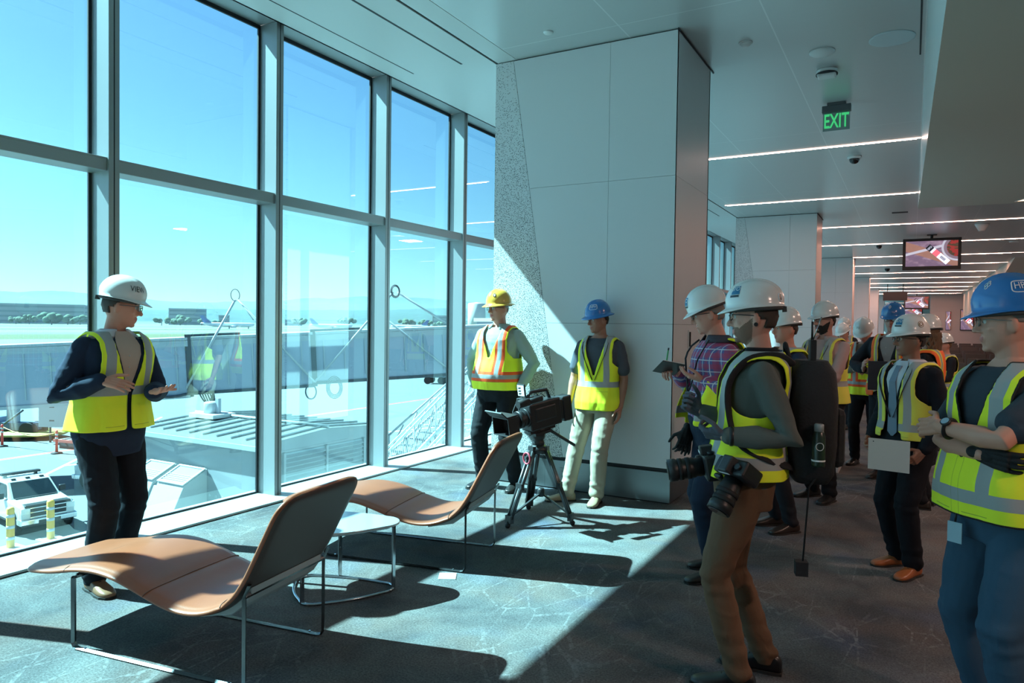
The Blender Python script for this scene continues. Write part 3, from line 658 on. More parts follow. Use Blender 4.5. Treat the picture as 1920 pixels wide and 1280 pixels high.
# --- rows of waiting seats far right, and the low display bench
M_SEAT = mat('seat_vinyl', (.02, .022, .025), rough=.4)
def wseat(x, y, lab):
    t = thing('waiting_seat', lab, 'seat', (x, y, 0), 0, 'black waiting seats')
    bm = bmesh.new(); prism(bm, [(-.02, .40), (.42, .43), (.42, .47), (-.02, .46)], -.26, .26, 'x'); obj('seat', bm, M_SEAT, t, bevel=.01)
    bm = bmesh.new(); prism(bm, [(.40, .44), (.50, .92), (.46, .93), (.36, .46)], -.26, .26, 'x'); obj('backrest', bm, M_SEAT, t, bevel=.01)
    for s_ in (-.28, .28):
        bm = bmesh.new(); bx(bm, s_-.015, s_+.015, .0, .38, .58, .61); bx(bm, s_-.012, s_+.012, .30, .34, .0, .6); obj('arm', bm, M_CHROME, t)
    return t
proto = wseat(.62, 14.0, 'black waiting seat, first from the left in the front row')
def copy_tree(o, parent=None):
    c = o.copy(); COL.objects.link(c)
    if parent is not None: c.parent = parent
    for ch in [q for q in bpy.data.objects if q.parent == o]: copy_tree(ch, c)
    return c
rowname = {13.9: 'second', 15.4: 'third'}
for r, (y, n, x0) in enumerate(((14, 4, .62), (17, 4, .74), (20, 4, .86), (24, 4, 1.02), (28, 4, 1.18), (33, 4, 1.4), (38, 4, 1.6), (43, 4, 1.8))):
    for i in range(n):
        if r == 0 and i == 0: continue
        c = copy_tree(proto); c.location = (x0+i*.6, y, 0)
        c['label'] = 'black waiting seat, %s from the left in the %s row' % (('first', 'second', 'third', 'fourth', 'fifth', 'sixth')[i], ('front', 'second', 'third', 'fourth', 'fifth', 'sixth', 'seventh', 'back')[r])
t = thing('display_plinth', 'low pale plinth with a stepped foot standing behind the bearded man', 'plinth', (-1.42, 9.0, 0))
bm = bmesh.new(); prism(bm, [(-.02, 0), (.55, 0), (.55, .80), (.16, .80)], -.30, .12, 'y'); bx(bm, .02, .75, -.40, .2, 0, .22); obj('body', bm, mat('plinth_white', (.5, .48, .47), .5), t, bevel=.01)
# ================================================================ the apron and the airfield outside
GZ = -5.8
KG = 7.4/6.2
def gp(x, y): return (x*KG, y*KG, GZ)
m = mat('apron_concrete', (.45, .46, .45), rough=.85, spec=.2); g = NT(m)
tc = g.n('ShaderNodeTexCoord'); P_ = tc.outputs['Object']; sp = g.n('ShaderNodeSeparateXYZ'); g.l(P_, sp.inputs[0])
wob = nz(.004, 3); xd = g.math('ADD', g.math('MULTIPLY', sp.outputs[0], -1.0), g.math('MULTIPLY', wob.outputs['Fac'], 18.0))
xd = g.math('ADD', xd, g.math('MULTIPLY', sp.outputs[1], .22))
cr = g.n('ShaderNodeValToRGB'); g.l(ramp(xd, 0, 2000), cr.inputs[0]); cr.color_ramp.interpolation = 'CONSTANT'
e = cr.color_ramp.elements
conc = (.145, .155, .16, 1); grass = (.10, .105, .05, 1); pale = (.17, .18, .175, 1); dark = (.08, .10, .09, 1)
e[0].position = 0; e[0].color = conc; e[1].position = 1; e[1].color = dark
for p, c in ((.105, grass), (.125, pale), (.15, grass), (.195, (.13, .13, .09, 1)), (.22, pale), (.27, grass), (.30, pale), (.36, (.11, .115, .075, 1)), (.42, pale), (.5, grass), (.55, pale), (.66, dark)):
    x = e.new(p); x.color = c
n2 = nz(.15, 5)
c = g.mix(g.math('MULTIPLY', ramp(n2.outputs['Fac'], .35, .7), .3), cr.outputs[0], (.11, .12, .125))
def jl(v, per, w, off=0): return g.math('LESS_THAN', g.math('FLOORED_MODULO', g.math('ADD', v, 5000+off), per), w)
near = g.math('LESS_THAN', xd, 205)
jm = g.math('MULTIPLY', g.math('MAXIMUM', jl(sp.outputs[0], 7.6, .09), jl(sp.outputs[1], 7.6, .09, 3)), near)
c = g.mix(g.math('MULTIPLY', jm, .5), c, (.12, .13, .14))
rx = g.math('ABSOLUTE', g.math('ADD', sp.outputs[0], 41.2)); red = g.math('MULTIPLY', g.math('LESS_THAN', rx, .22), g.math('LESS_THAN', sp.outputs[1], 60))
c = g.mix(g.math('MULTIPLY', red, .8), c, (.45, .10, .08))
wh = g.math('ABSOLUTE', g.math('ADD', g.math('ADD', sp.outputs[0], g.math('MULTIPLY', sp.outputs[1], .9)), 19.0)); c = g.mix(g.math('MULTIPLY', g.math('LESS_THAN', wh, .12), g.math('LESS_THAN', sp.outputs[1], 34)), c, (.8, .8, .78))
wh = g.math('ABSOLUTE', g.math('ADD', g.math('ADD', sp.outputs[0], g.math('MULTIPLY', sp.outputs[1], -.35)), 44.0)); c = g.mix(g.math('MULTIPLY', g.math('LESS_THAN', wh, .12), g.math('GREATER_THAN', sp.outputs[1], 20)), c, (.8, .8, .78))
g.l(c, g.b.inputs['Base Color'])
bm = bmesh.new(); q = [bm.verts.new(p) for p in ((-3000, -1500, GZ), (-5.3, -1500, GZ), (-5.3, 6000, GZ), (-3000, 6000, GZ))]; bm.faces.new(q); struct('ground', bm, m)

# hills
m_h = mat('hill_scrub', (.05, .085, .075), rough=1, spec=0, var=.35, vscale=.02)
def ridge(name, dist, h0, h1, seed, a0, a1, col):
    bm = bmesh.new(); N = 160; rows = []
    for i in range(N+1):
        a = radians(a0+(a1-a0)*i/N); u = i/N
        hh = h0+(h1-h0)*u + (h1*.35)*(noise.noise(Vector((u*5+seed, 0, seed)))) + h1*.12*noise.noise(Vector((u*18+seed, 3, 0))) + h1*.03*noise.noise(Vector((u*90, seed, 1)))
        row = []
        for j, (dr, f) in enumerate(((0, 0), (.06, .35), (.13, .7), (.2, .92), (.26, 1.0), (.6, .6), (.9, 0))):
            r = dist*(1+dr); z = GZ + max(4, hh)*f*(1+.12*noise.noise(Vector((u*30, j*1.7, seed)))*(f < 1)); row.append(bm.verts.new((-sin(a)*r, cos(a)*r, z)))
        rows.append(row)
    for i in range(N):
        for j in range(6): f = bm.faces.new((rows[i][j], rows[i+1][j], rows[i+1][j+1], rows[i][j+1])); f.smooth = True
    o = obj(name, bm, col); o['kind'] = 'structure'; return o
ridge('hills_far', 4300, 150, 175, 2.3, 75, 15, m_h)
ridge('hills_near', 2900, 16, 120, 7.9, 72, 12, mat('hill_wood', (.035, .065, .055), rough=1, spec=0, var=.4, vscale=.03))
M_LEAF = mat('leaf_green', (.06, .10, .05), rough=.9, var=.4, vscale=.3)
M_TRUNK = mat('bark', (.12, .09, .06), rough=.9)
M_BLDG = mat('far_building', (.28, .27, .29), rough=.8)
M_WIN = mat('far_windows', (.10, .12, .15), rough=.3)
def at_px(px, dist):      # a bearing of the hall's camera turned into a map position
    vx = .87144780*(px-960) - .48992366*1333; vy = .49030364*(px-960)+.87143301*1333
    l = 1333.0; return Vector((vx/l*dist, vy/l*dist, GZ))
def block(px, dist, w, h, d, label, floors=5, tower=False):
    p = at_px(px, dist); an = atan2(p.y, p.x)+pi/2
    t = thing('distant_building', label, 'building', p, an, 'buildings beyond the airfield')
    bm = bmesh.new(); bx(bm, -w/2, w/2, 0, d, 0, h); obj('walls', bm, M_BLDG, t)
    for k in range(floors):
        z = h*(k+.35)/floors
        bm = bmesh.new(); bx(bm, -w/2+1, w/2-1, -.4, .2, z, z+h/floors*.4) if False else bx(bm, -w/2+1, w/2-1, d, d+.4, z, z+h/floors*.4); bx(bm, -w/2+1, w/2-1, -.4, 0, z, z+h/floors*.4); obj('window_band', bm, M_WIN, t)
    bm = bmesh.new(); bx(bm, -w/2-.5, w/2+.5, -.5, d+.5, h, h+.8); obj('roof', bm, M_BLDG, t)
block(75, 950, 100, 25, 30, 'long four storey block on the far side of the airfield, leftmost of the row', 4)
block(146, 1010, 32, 25, 25, 'shorter block right of the leftmost building, by the first mullion', 4)
block(8, 1000, 30, 20, 25, 'small pale building at the left edge of the view beyond the airfield', 3)
block(352, 1100, 52, 24, 30, 'mid rise building beyond the airfield, right of the speaker', 4)
block(420, 1150, 16, 15, 20, 'small building beyond the airfield above the nose of the airliner', 3)
block(550, 1300, 30, 10, 20, 'tiny pale building beyond the airfield in the third window', 2)
block(830, 1400, 40, 22, 20, 'low pale building beyond the airfield in the fourth window', 3)
p = at_px(893, 420)
t = thing('storage_tank', 'white round tower behind the yellow hard hat, outside the fifth window', 'tank', p)
bm = bmesh.new(); lathe(bm, [(5.2, 0), (5.2, 19), (4.6, 19.6), (.1, 20.2)], 24); obj('drum', bm, mat('tank_white', (.6, .62, .62), .6), t)
TREEL = ['bushy trees before the left half of the long leftmost block', 'widest bushy trees before the right half of the long leftmost block', 'bushy trees where the two leftmost blocks meet', 'bushy trees before the block by the first mullion', 'bushy trees at the left edge of the view beyond the airfield',
 'small tree pair left of the mid rise building beyond the airfield', 'bushy trees before the left end of the mid rise building', 'bushy trees before the right end of the mid rise building', 'small tree pair just right of the mid rise building', 'bushy trees at the left of the third window beyond the airfield',
 'bushy trees at the right of the third window beyond the airfield', 'largest bushy trees in the fourth window beyond the airfield', 'bushy trees in the middle of the row in the fourth window', 'bushy trees at the right end of the row in the fourth window', 'bushy trees behind the yellow hard hat in the fifth window']
for i, (px, dist, r_, n_) in enumerate(((55, 840, 8, 5), (97, 780, 10, 5), (127, 830, 8, 5), (150, 850, 8, 4), (30, 850, 7, 4), (303, 900, 8, 2), (338, 980, 10, 4), (378, 960, 7, 3), (402, 1000, 6, 2), (560, 1200, 10, 4), (650, 1300, 12, 5), (762, 1290, 11, 6), (798, 1200, 9, 5), (822, 1280, 8, 4), (905, 900, 8, 3))):
    p = at_px(px, dist); t = thing('tree', 'leafy tree clump standing beyond the airfield, number and place along the far edge alike', 'tree', p, 0, 'trees beyond the airfield')
    t['label'] = TREEL[i]
    bm = bmesh.new()
    for k in range(n_*3):
        a = random.random()*6.3; rr = random.random()**.5*r_; zz = r_*(.5+.9*random.random()*(1-rr/r_*.5)); s_ = r_*(.28+.22*random.random()); ball(bm, (cos(a)*rr*1.3, sin(a)*rr, zz), (s_*1.1, s_, s_*.85), 8, 5)
    obj('foliage', bm, M_LEAF, t)
    bm = bmesh.new(); tube(bm, [(0, 0, 0), (0, 0, r_*.8)], r_*.06, 6); obj('trunk', bm, M_TRUNK, t)
# airliners far out
M_JET = mat('aircraft_white', (.72, .74, .76), rough=.35)
def jet(px, dist, s, turn, label):
    p = at_px(px, dist); an = atan2(p.y, p.x)+pi/2+turn
    t = thing('airplane', label, 'airplane', p, an); s_ = s
    bm = bmesh.new(); tube(bm, [(x*s_, 0, z*s_) for x, z in ((-20, 4.0), (-19, 3.7), (-16, 3.6), (14, 3.6), (20, 4.2), (24, 5))], [.3*s_, 1.3*s_, 1.9*s_, 1.9*s_, 1.2*s_, .3*s_], 14); obj('fuselage', bm, M_JET, t)
    for sg in (-1, 1):
        bm = bmesh.new(); prism(bm, [(-4*s_, 0), (3*s_, 0), (8.5*s_, sg*17*s_), (7*s_, sg*17*s_)], 2.9*s_, 3.2*s_); obj('wing', bm, M_JET, t)
        bm = bmesh.new(); tube(bm, [(-4*s_, sg*6*s_, 2*s_), (1*s_, sg*6*s_, 2*s_)], [1.1*s_, .8*s_], 12); obj('engine', bm, M_JET, t)
        bm = bmesh.new(); prism(bm, [(18*s_, 0), (22*s_, 0), (24*s_, sg*6*s_), (22.5*s_, sg*6*s_)], 4.3*s_, 4.6*s_); obj('tailplane', bm, M_JET, t)
    bm = bmesh.new(); prism(bm, [(15*s_, 5*s_), (22*s_, 5*s_), (25*s_, 11.5*s_), (22*s_, 11.5*s_)], -.25*s_, .25*s_, 'y'); obj('tail_fin', bm, mat('tail_blue', (.1, .16, .35), .4), t)
    for x in (-15, 1): 
        bm = bmesh.new(); cyl(bm, (x*s_, 0, 0), .4*s_, 2.5*s_, 8); obj('landing_gear', bm, M_DARK, t)
jet(432, 640, 1.02, 0.1, 'white airliner taxiing across the airfield in the second window')
jet(625, 720, .95, 0.12, 'white airliner standing far out in the third window')
jet(765, 800, .95, pi+.1, 'white airliner standing far out in the fourth window')

# --- passenger boarding bridge: three telescoping tunnels in a line
M_BR = mat('bridge_panel', (.32, .36, .42), rough=.5)
M_BRL = mat('bridge_trim', (.37, .40, .41), rough=.5)
M_BRD = mat('bridge_dark', (.05, .06, .07), rough=.6)
def cp(px, py, depth): return Vector((.87144780*(px-960)+.02352748*(py-640)-.48992366*1333, .49030364*(px-960)-.01438224*(py-640)+.87143301*1333, .01345642*(px-960)-.99961973*(py-640)-.02406898*1333))*(depth/1333.0)+Vector((0, 0, 1.6))
BA, BB = cp(-420, 665, 29.0), cp(1020, 604, 38.6)
dirb = (BB-BA); LB = dirb.length; dirb.normalize(); sdb = Vector((dirb.y, -dirb.x, 0)).normalized(); upb = sdb.cross(dirb)
if upb.z < 0: upb = -upb
def upar(px):     # distance along the bridge under a bearing
    v = cp(px, 620, 1.0)-Vector((0, 0, 1.6)); A = Vector((dirb.x, -v.x)); B = Vector((dirb.y, -v.y)); c = Vector((-BA.x, -BA.y))
    det = A.x*B.y-A.y*B.x; return (c.x*B.y-A.y*c.y)/det
MB_ = basis(dirb, -sdb, upb, BA)          # x along, y away from the hall, z up (top edge at z=0)
t = thing('boarding_bridge', 'long pale corrugated passenger boarding bridge crossing the apron', 'boarding bridge', (0, 0, 0)); t.matrix_world = MB_
segs = [(0, upar(352), 2.72, .12), (upar(352), upar(586), 2.60, 0.0), (upar(586), LB+12, 2.48, -.10)]
for k, (a, b, h, o_) in enumerate(segs):
    bm = bmesh.new(); bx(bm, a, b, -.0-o_, 2.9+o_, -h, -.12)
    n_ = int((b-a)/1.0)
    for j in range(n_): x = a+(b-a)*(j+.5)/n_; bx(bm, x-.025, x+.025, -.05-o_, -o_, -h+.25, -.42, 1)
    seg_ = obj('tunnel', bm, [M_BR, M_BRL], t)
    bm = bmesh.new(); bx(bm, a, b, -.10-o_, 3.0+o_, -.12, .0); obj('roof', bm, M_BRL, seg_)
    bm = bmesh.new(); bx(bm, a, b, -.05-o_, .03-o_, -.42, -.14); obj('top_rail', bm, M_BRL, seg_)
    bm = bmesh.new(); bx(bm, a, b, -.09-o_, .15-o_, -h-.12, -h+.02); obj('bottom_rail', bm, M_BRD if k else M_BRL, seg_)
    if k:
        bm = bmesh.new(); bx(bm, a-.12, a+.12, -.16-o_, .1, -h-.2, .12); bx(bm, a-.12, a+2.3, -.16-o_, .3, .02, .14); obj('end_frame', bm, M_BRD, seg_)
def brace(px0, py0, px1, py1, n=1):
    a0, a1 = upar(px0), upar(px1)
    def lift(px, py):
        u = upar(px); base = BA+dirb*u-sdb*(-1)*0; 
        d_ = (base-Vector((0, 0, 1.6))); depth = (d_.x*-.48992366+d_.y*.87143301+d_.z*-.02406898)
        return cp(px, py, depth-.25)
    return lift(px0, py0), lift(px1, py1)
MBi = MB_.inverted()
for k, (q, name) in enumerate((((441, 562, 349, 728), 'strut'), ((446, 562, 590, 716), 'strut'), ((590, 716, 737, 548), 'strut'), ((745, 548, 860, 620), 'strut'), ((695, 575, 870, 715), 'strut'), ((452, 566, 475, 600), 'strut'))):
    a, b = brace(*q); bm = bmesh.new(); tube(bm, [MBi @ a, MBi @ b], .055 if k != 5 else .03, 8); obj(name, bm, M_BRL, t)
def loops(px, py, r_, n_, M_, name='cable_loop'):
    c = MBi @ brace(px, py, px, py)[0]
    for j in range(n_):
        bm = bmesh.new(); rr = r_*(1-.12*j)
        tube(bm, [c+Vector((rr*.7*sin(a), -.05*j, rr*cos(a)-0)) for a in [2*pi*i/20 for i in range(20)]], .018, 6, closed=True); obj(name, bm, M_, t)
loops(441, 553, .28, 1, M_BRD); loops(741, 546, .33, 3, M_BRD); loops(583, 734, .38, 2, M_BRD); loops(627, 726, .55, 4, M_BRD)
for j in range(5):
    bm = bmesh.new(); pts = []
    for (px, py) in ((372+5*j, 733), (380+5*j, 748+2*j), (392, 760), (402-2*j, 752), (400, 733)): pts.append(MBi @ brace(px, py, px, py)[0])
    tube(bm, catmull(pts, 5), .035, 6); obj('hanging_cable', bm, M_BRD, t)
bm = bmesh.new(); pts = [MBi @ brace(px, py, px, py)[0] for px, py in ((285, 738), (310, 744), (335, 742), (352, 738), (390, 735))]; tube(bm, catmull(pts, 5), .06, 6); obj('hanging_cable', bm, M_BRD, t)
# lift column and bogie that carry the bridge at the left
t = thing('bridge_lift', 'grey steel lift column with wheels and yellow guard carrying the bridge at the left', 'lift column', gp(-40.5, 19.4), radians(25))
bm = bmesh.new(); bx(bm, -.25, .25, -.25, .25, .6, 4.2); obj('column', bm, mat('steel_grey', (.3, .34, .38), .5), t)
bm = bmesh.new(); bx(bm, -1.6, 1.6, -.35, .35, .5, .95); bx(bm, -2.6, -.8, -.5, .5, .65, 1.25); obj('axle_beam', bm, mat('blue_steel', (.08, .12, .2), .5), t)
for x in (-1.3, 1.3):
    bm = bmesh.new(); cyl(bm, (x, -.6, .5), .5, .35, 20, axis='y'); obj('wheel', bm, M_BLKR, t)
    bm = bmesh.new(); cyl(bm, (x, .3, .5), .5, .35, 20, axis='y'); obj('wheel', bm, M_BLKR, t)
bm = bmesh.new(); lathe(bm, [(2.6, .25), (2.7, .32), (2.6, .4), (.5, .42)], 28); o = obj('guard', bm, mat('guard_yellow', (.34, .28, .06), .6), t); o.scale = (1.25, .6, 1)
bm = bmesh.new(); tube(bm, [(-.2, -.5, .9), (1.9, -1.6, 1.9)], .06, 8); obj('tow_bar', bm, M_BRD, t)
t = thing('equipment_box', 'white louvred equipment cabinet hung under the bridge beside the lift column', 'cabinet', gp(-36.2, 20.2), radians(28))
bm = bmesh.new(); bx(bm, -1.9, 1.9, -.6, .6, 1.0, 2.55); obj('housing', bm, M_BRL, t, bevel=.02)
for x in (-1.1, 0, 1.1):
    for z in (1.35, 2.15):
        bm = bmesh.new(); bx(bm, x-.14, x+.14, -.62, -.59, z, z+.07); obj('latch', bm, M_BRD, t)
for x in (-1.6, 1.6):
    bm = bmesh.new(); cyl(bm, (x, 0, 0), .06, 1.05, 8); obj('support_post', bm, M_BRD, t)
# delineator posts with their rope
M_CONE = mat('delineator_red', (.75, .07, .05), rough=.5); M_REF = mat('reflector_white', (.5, .5, .48), rough=.5); M_YEL = mat('bollard_yellow', (.75, .42, .08), rough=.5)
for i, (x, y, lab) in enumerate(((-38.0, 17.7, 'red delineator post with a roped top at the left edge of the apron view'), (-34.05, 18.1, 'red delineator post with a roped top, standing right behind the pickup'))):
    t = thing('delineator_post', lab, 'traffic post', gp(x, y)); bm = bmesh.new(); lathe(bm, [(.07, .05), (.06, 1.15), (.075, 1.2), (.04, 1.28)], 14); obj('post', bm, M_CONE, t)
    bm = bmesh.new(); lathe(bm, [(.28, 0), (.28, .05), (.12, .09)], 14); obj('base', bm, M_BLKR, t)
    for z in (.8, 1.0):
        bm = bmesh.new(); lathe(bm, [(.074, z), (.074, z+.09)], 14); obj('reflective_band', bm, M_REF, t)
a = Vector(gp(-38, 17.7))+Vector((0, 0, 1.15)); b = Vector(gp(-34.05, 18.1))+Vector((0, 0, 1.15))
bm = bmesh.new(); tube(bm, [a.lerp(b, u/10)-Vector((0, 0, .35*sin(pi*u/10))) for u in range(11)], .025, 6); tag(obj('barrier_rope', bm, M_YEL), 'yellow rope sagging between the two red delineator posts', 'rope')
for i, (x, y, lab) in enumerate(((-20.95, 9.95, 'yellow bollard with white bands, leftmost, before the pickup'), (-20.87, 10.93, 'yellow bollard with white bands standing before the pickup grille'))):
    t = thing('bollard', lab, 'bollard', gp(x, y), 0, 'yellow bollards'); bm = bmesh.new(); lathe(bm, [(.115, 0), (.115, 1.28), (.09, 1.33), (.001, 1.35)], 16); obj('post', bm, M_YEL, t)
    for z in (.30, .66, 1.02):
        bm = bmesh.new(); lathe(bm, [(.118, z), (.118, z+.10)], 16); obj('white_band', bm, M_REF, t)
    bm = bmesh.new(); bx(bm, -.32, .32, -.32, .32, 0, .05); obj('footing', bm, M_REF, t)
t = thing('loading_ramp', 'red and white folded loading ramp lying behind the second truck', 'ramp', gp(-34.3, 19.6), radians(10))
for y in (-.6, .6):
    bm = bmesh.new(); bx(bm, -1.8, 1.8, y-.05, y+.05, .35, .5); obj('rail', bm, mat('ramp_red', (.5, .12, .1), .5), t)
for i in range(7):
    bm = bmesh.new(); bx(bm, -1.7+i*.55, -1.6+i*.55, -.6, .6, .40, .46); obj('rung', bm, M_REF, t)
bm = bmesh.new(); bx(bm, -1.5, 1.5, -.5, .5, .0, .34); obj('bed', bm, M_BRD, t)

# --- pickup trucks
M_TRUCK = mat('truck_white', (.48, .5, .5), rough=.22, coat=.6); M_TGL = mat('truck_glass', (.03, .05, .06), rough=.08, coat=.5); M_TIRE = M_BLKR; M_CHR2 = mat('truck_chrome', (.6, .62, .64), rough=.2, metal=.9); M_GOLD = mat('emblem_gold', (.65, .45, .12), rough=.3, metal=.5)
def wheel(t, x, y, r=.41):
    bm = bmesh.new(); lathe(bm, [(r-.09, -.13), (r-.02, -.14), (r, -.09), (r, .09), (r-.02, .14), (r-.09, .13)], 24, M=Matrix.Translation((x, y, r)) @ Matrix.Rotation(pi/2, 4, 'X')); w = obj('wheel', bm, M_TIRE, t)
    bm = bmesh.new(); sg = 1 if y > 0 else -1; lathe(bm, [(r-.10, -.02), (r-.13, .02), (.08, .03), (.02, .05)], 18, M=Matrix.Translation((x, y+sg*.11, r)) @ Matrix.Rotation(-pi/2*sg, 4, 'X')); obj('rim', bm, M_CHR2, w)
def pickup(loc, rz, s, label, bar=True, service=False):
    t = thing('pickup_truck', label, 'truck', loc, rz); t.scale = (s, s, s)
    # x forward, body sections (x, half width bottom/top, z bottom/top)
    bm = bmesh.new()
    def sect(L):
        rings = []
        for (x, wb, wt, zb, zt) in L:
            rr = .06; rings.append([bm.verts.new(p) for p in ((x, -wb, zb), (x, -wt-.02, (zb+zt)/2), (x, -wt, zt-rr), (x, -wt+rr*1.3, zt), (x, wt-rr*1.3, zt), (x, wt, zt-rr), (x, wt+.02, (zb+zt)/2), (x, wb, zb))])
        for i in range(len(rings)-1):
            for k in range(8): bm.faces.new((rings[i][k], rings[i][(k+1) % 8], rings[i+1][(k+1) % 8], rings[i+1][k])).smooth = False
        bm.faces.new(rings[0]); bm.faces.new(rings[-1][::-1])
    sect([(2.70, .92, .90, .62, 1.10), (2.55, .96, .93, .52, 1.18), (1.6, .99, .97, .5, 1.24), (1.25, .99, .97, .5, 1.27), (-.9, .99, .97, .5, 1.27)])
    sect([(-.92, .99, .98, .5, 1.30), (-3.0, .99, .98, .5, 1.30)])
    body = obj('body', bm, M_TRUCK, t, bevel=.02)
    bm = bmesh.new()
    rings = []
    for (x, wt, zt) in ((1.45, .84, 1.26), (.72, .76, 1.80), (.5, .75, 1.86), (-.75, .75, 1.86), (-.92, .78, 1.27)):
        rings.append([bm.verts.new(p) for p in ((x, -wt, zt), (x, wt, zt), (x, .92, 1.24), (x, -.92, 1.24))])
    for i in range(4):
        for k in range(4): bm.faces.new((rings[i][k], rings[i][(k+1) % 4], rings[i+1][(k+1) % 4], rings[i+1][k]))
    bm.faces.new(rings[0][::-1]); bm.faces.new(rings[-1]); obj('cab', bm, M_TRUCK, t, bevel=.03)
    bm = bmesh.new(); v = [bm.verts.new(p) for p in ((1.44, -.78, 1.285), (1.44, .78, 1.285), (.77, .68, 1.795), (.77, -.68, 1.795))]; f = bm.faces.new(v); bmesh.ops.solidify(bm, geom=[f], thickness=-.02); obj('windshield', bm, M_TGL, t)
    for sg in (-1, 1):
        for (xa, xb, xc, xd) in ((1.15, .72, .15, .15), (.08, .08, -.72, -.80)):
            bm = bmesh.new(); v = [bm.verts.new(p) for p in ((xa, sg*.925, 1.30), (xb, sg*.80, 1.74), (xc, sg*.80, 1.74), (xd, sg*.925, 1.30))]; f = bm.faces.new(v); bmesh.ops.solidify(bm, geom=[f], thickness=.02); obj('side_window', bm, M_TGL, t)
        bm = bmesh.new(); bx(bm, .95, 1.10, sg*.98-.0 if sg > 0 else -1.22, 1.22 if sg > 0 else -.98, 1.25, 1.48); obj('mirror', bm, M_BLK, t, bevel=.03)
        bm = bmesh.new(); bx(bm, 2.44, 2.715, min(sg*.62, sg*.93), max(sg*.62, sg*.93), .86, 1.09); obj('headlight', bm, mat('headlight', (.6, .62, .6), .1, coat=1), t, bevel=.02)
        for xx in (1.9, -1.95):
            bm = bmesh.new(); lathe(bm, [(.50, -.02), (.50, .03), (.44, .035)], 24, M=Matrix.Translation((xx, sg*.985, .47)) @ Matrix.Rotation(-pi/2*sg, 4, 'X')); obj('wheel_arch', bm, M_BLK, t)
            wheel(t, xx, sg*.88)
    bm = bmesh.new(); bx(bm, 2.68, 2.72, -.62, .62, .72, 1.08); obj('grille', bm, M_BLK, t)
    for z in (.715, .90, 1.07):
        bm = bmesh.new(); bx(bm, 2.70, 2.745, -.64, .64, z, z+.035); obj('grille_bar', bm, M_CHR2, t)
    bm = bmesh.new(); prism(bm, [(-.17, .90), (-.06, .89), (-.06, .87), (.06, .87), (.06, .89), (.17, .90), (.15, .945), (.06, .95), (.06, .975), (-.06, .975), (-.06, .95), (-.15, .945)], 2.745, 2.765, 'x'); obj('emblem', bm, M_GOLD, t)
    bm = bmesh.new(); prism(bm, [(2.62, .42), (2.82, .46), (2.84, .66), (2.66, .70)], -.98, .98, 'y'); bx(bm, 2.1, 2.66, -1.0, -.9, .45, .68); bx(bm, 2.1, 2.66, .9, 1.0, .45, .68); obj('bumper', bm, M_CHR2, t, bevel=.03)
    bm = bmesh.new(); bx(bm, 2.80, 2.845, -.38, .38, .48, .60); obj('air_intake', bm, M_BLK, t)
    bm = bmesh.new(); bx(bm, 2.30, 2.71, -.80, .80, 1.095, 1.20); obj('hood_deflector', bm, M_BLK, t, bevel=.03)
    bm = bmesh.new(); bx(bm, 1.42, 1.56, -.74, .74, 1.245, 1.285); obj('cowl', bm, M_BLK, t)
    for x in (.55, .45): pass
    for y in (-.5, 0, .5):
        bm = bmesh.new(); bx(bm, .48, .58, y-.08, y+.08, 1.85, 1.895); obj('roof_marker', bm, M_BLK, t, bevel=.01)
    if bar:
        bm = bmesh.new(); bx(bm, -.35, -.1, -.70, .70, 1.93, 2.02); bx(bm, -.3, -.15, -.6, -.5, 1.84, 1.95); bx(bm, -.3, -.15, .5, .6, 1.84, 1.95); obj('light_bar', bm, M_BLK, t, bevel=.01)
    if service:
        bm = bmesh.new(); bx(bm, -3.05, -1.0, -1.0, 1.0, .75, 1.62); obj('service_body', bm, M_TRUCK, t, bevel=.08)
        bm = bmesh.new(); tube(bm, [(-.95, -.9, 1.2), (-.95, -.9, 3.1)], .02, 6); obj('antenna', bm, M_BLK, t)
    bm = bmesh.new(); bx(bm, -2.9, 2.5, -.85, .85, .32, .56); obj('chassis', bm, M_BLK, t)
pickup(Vector(gp(-21.62, 11.5))-Vector((2.35, -.05, 0)), radians(-8), .88, 'white pickup truck with a black hood deflector and light bar, parked nearest below the window')
pickup(Vector(gp(-23.9, 14.05))-Vector((1.2, -2.6, 0)), radians(205), .92, 'white service truck with a tall antenna parked behind the first pickup', bar=False, service=True)

# --- low mechanical building with ribbed roof and two intake hoods
M_MB = mat('mechanical_wall', (.24, .265, .275), rough=.6, var=.04, vscale=1.2); M_MR = mat('roof_membrane', (.30, .32, .32), rough=.6); M_RIB = mat('roof_rib', (.30, .34, .34), rough=.6)
bm = bmesh.new()
prism(bm, [(12.3, GZ), (16.9, GZ), (16.9, -1.50), (14.6, -1.34), (12.3, -1.50)], -19.5, -14.1, 'x', 0)
t = thing('mechanical_building', 'low white mechanical building with a ribbed shallow roof just outside the second window', 'building', (0, 0, 0)); obj('walls', bm, M_MB, t)
for sg in (-1, 1):
    bm = bmesh.new(); ya, yb = (12.15, 14.6) if sg < 0 else (17.05, 14.6)
    v = [bm.verts.new(p) for p in ((-19.6, ya, -1.50), (-14.0, ya, -1.50), (-14.0, yb, -1.33), (-19.6, yb, -1.33))]; f = bm.faces.new(v); bmesh.ops.solidify(bm, geom=[f], thickness=.03); obj('roof_plane', bm, M_MR, t)
    for i in range(10):
        x = -19.3+i*.56; bm = bmesh.new(); y0_ = ya+(.35 if sg < 0 else -.35)
        tube(bm, [(x, y0_, -1.50+.17*.14+.03), (x, yb, -1.30)], .026, 4); obj('roof_rib', bm, M_RIB, t, smooth=False)
bm = bmesh.new(); bx(bm, -19.6, -14.0, 12.10, 12.2, -1.62, -1.50); obj('eave_gutter', bm, M_RIB, t)
bm = bmesh.new(); tube(bm, [(-19.6, 14.6, -1.28), (-14.0, 14.6, -1.28)], .045, 6); obj('ridge_cap', bm, M_RIB, t)
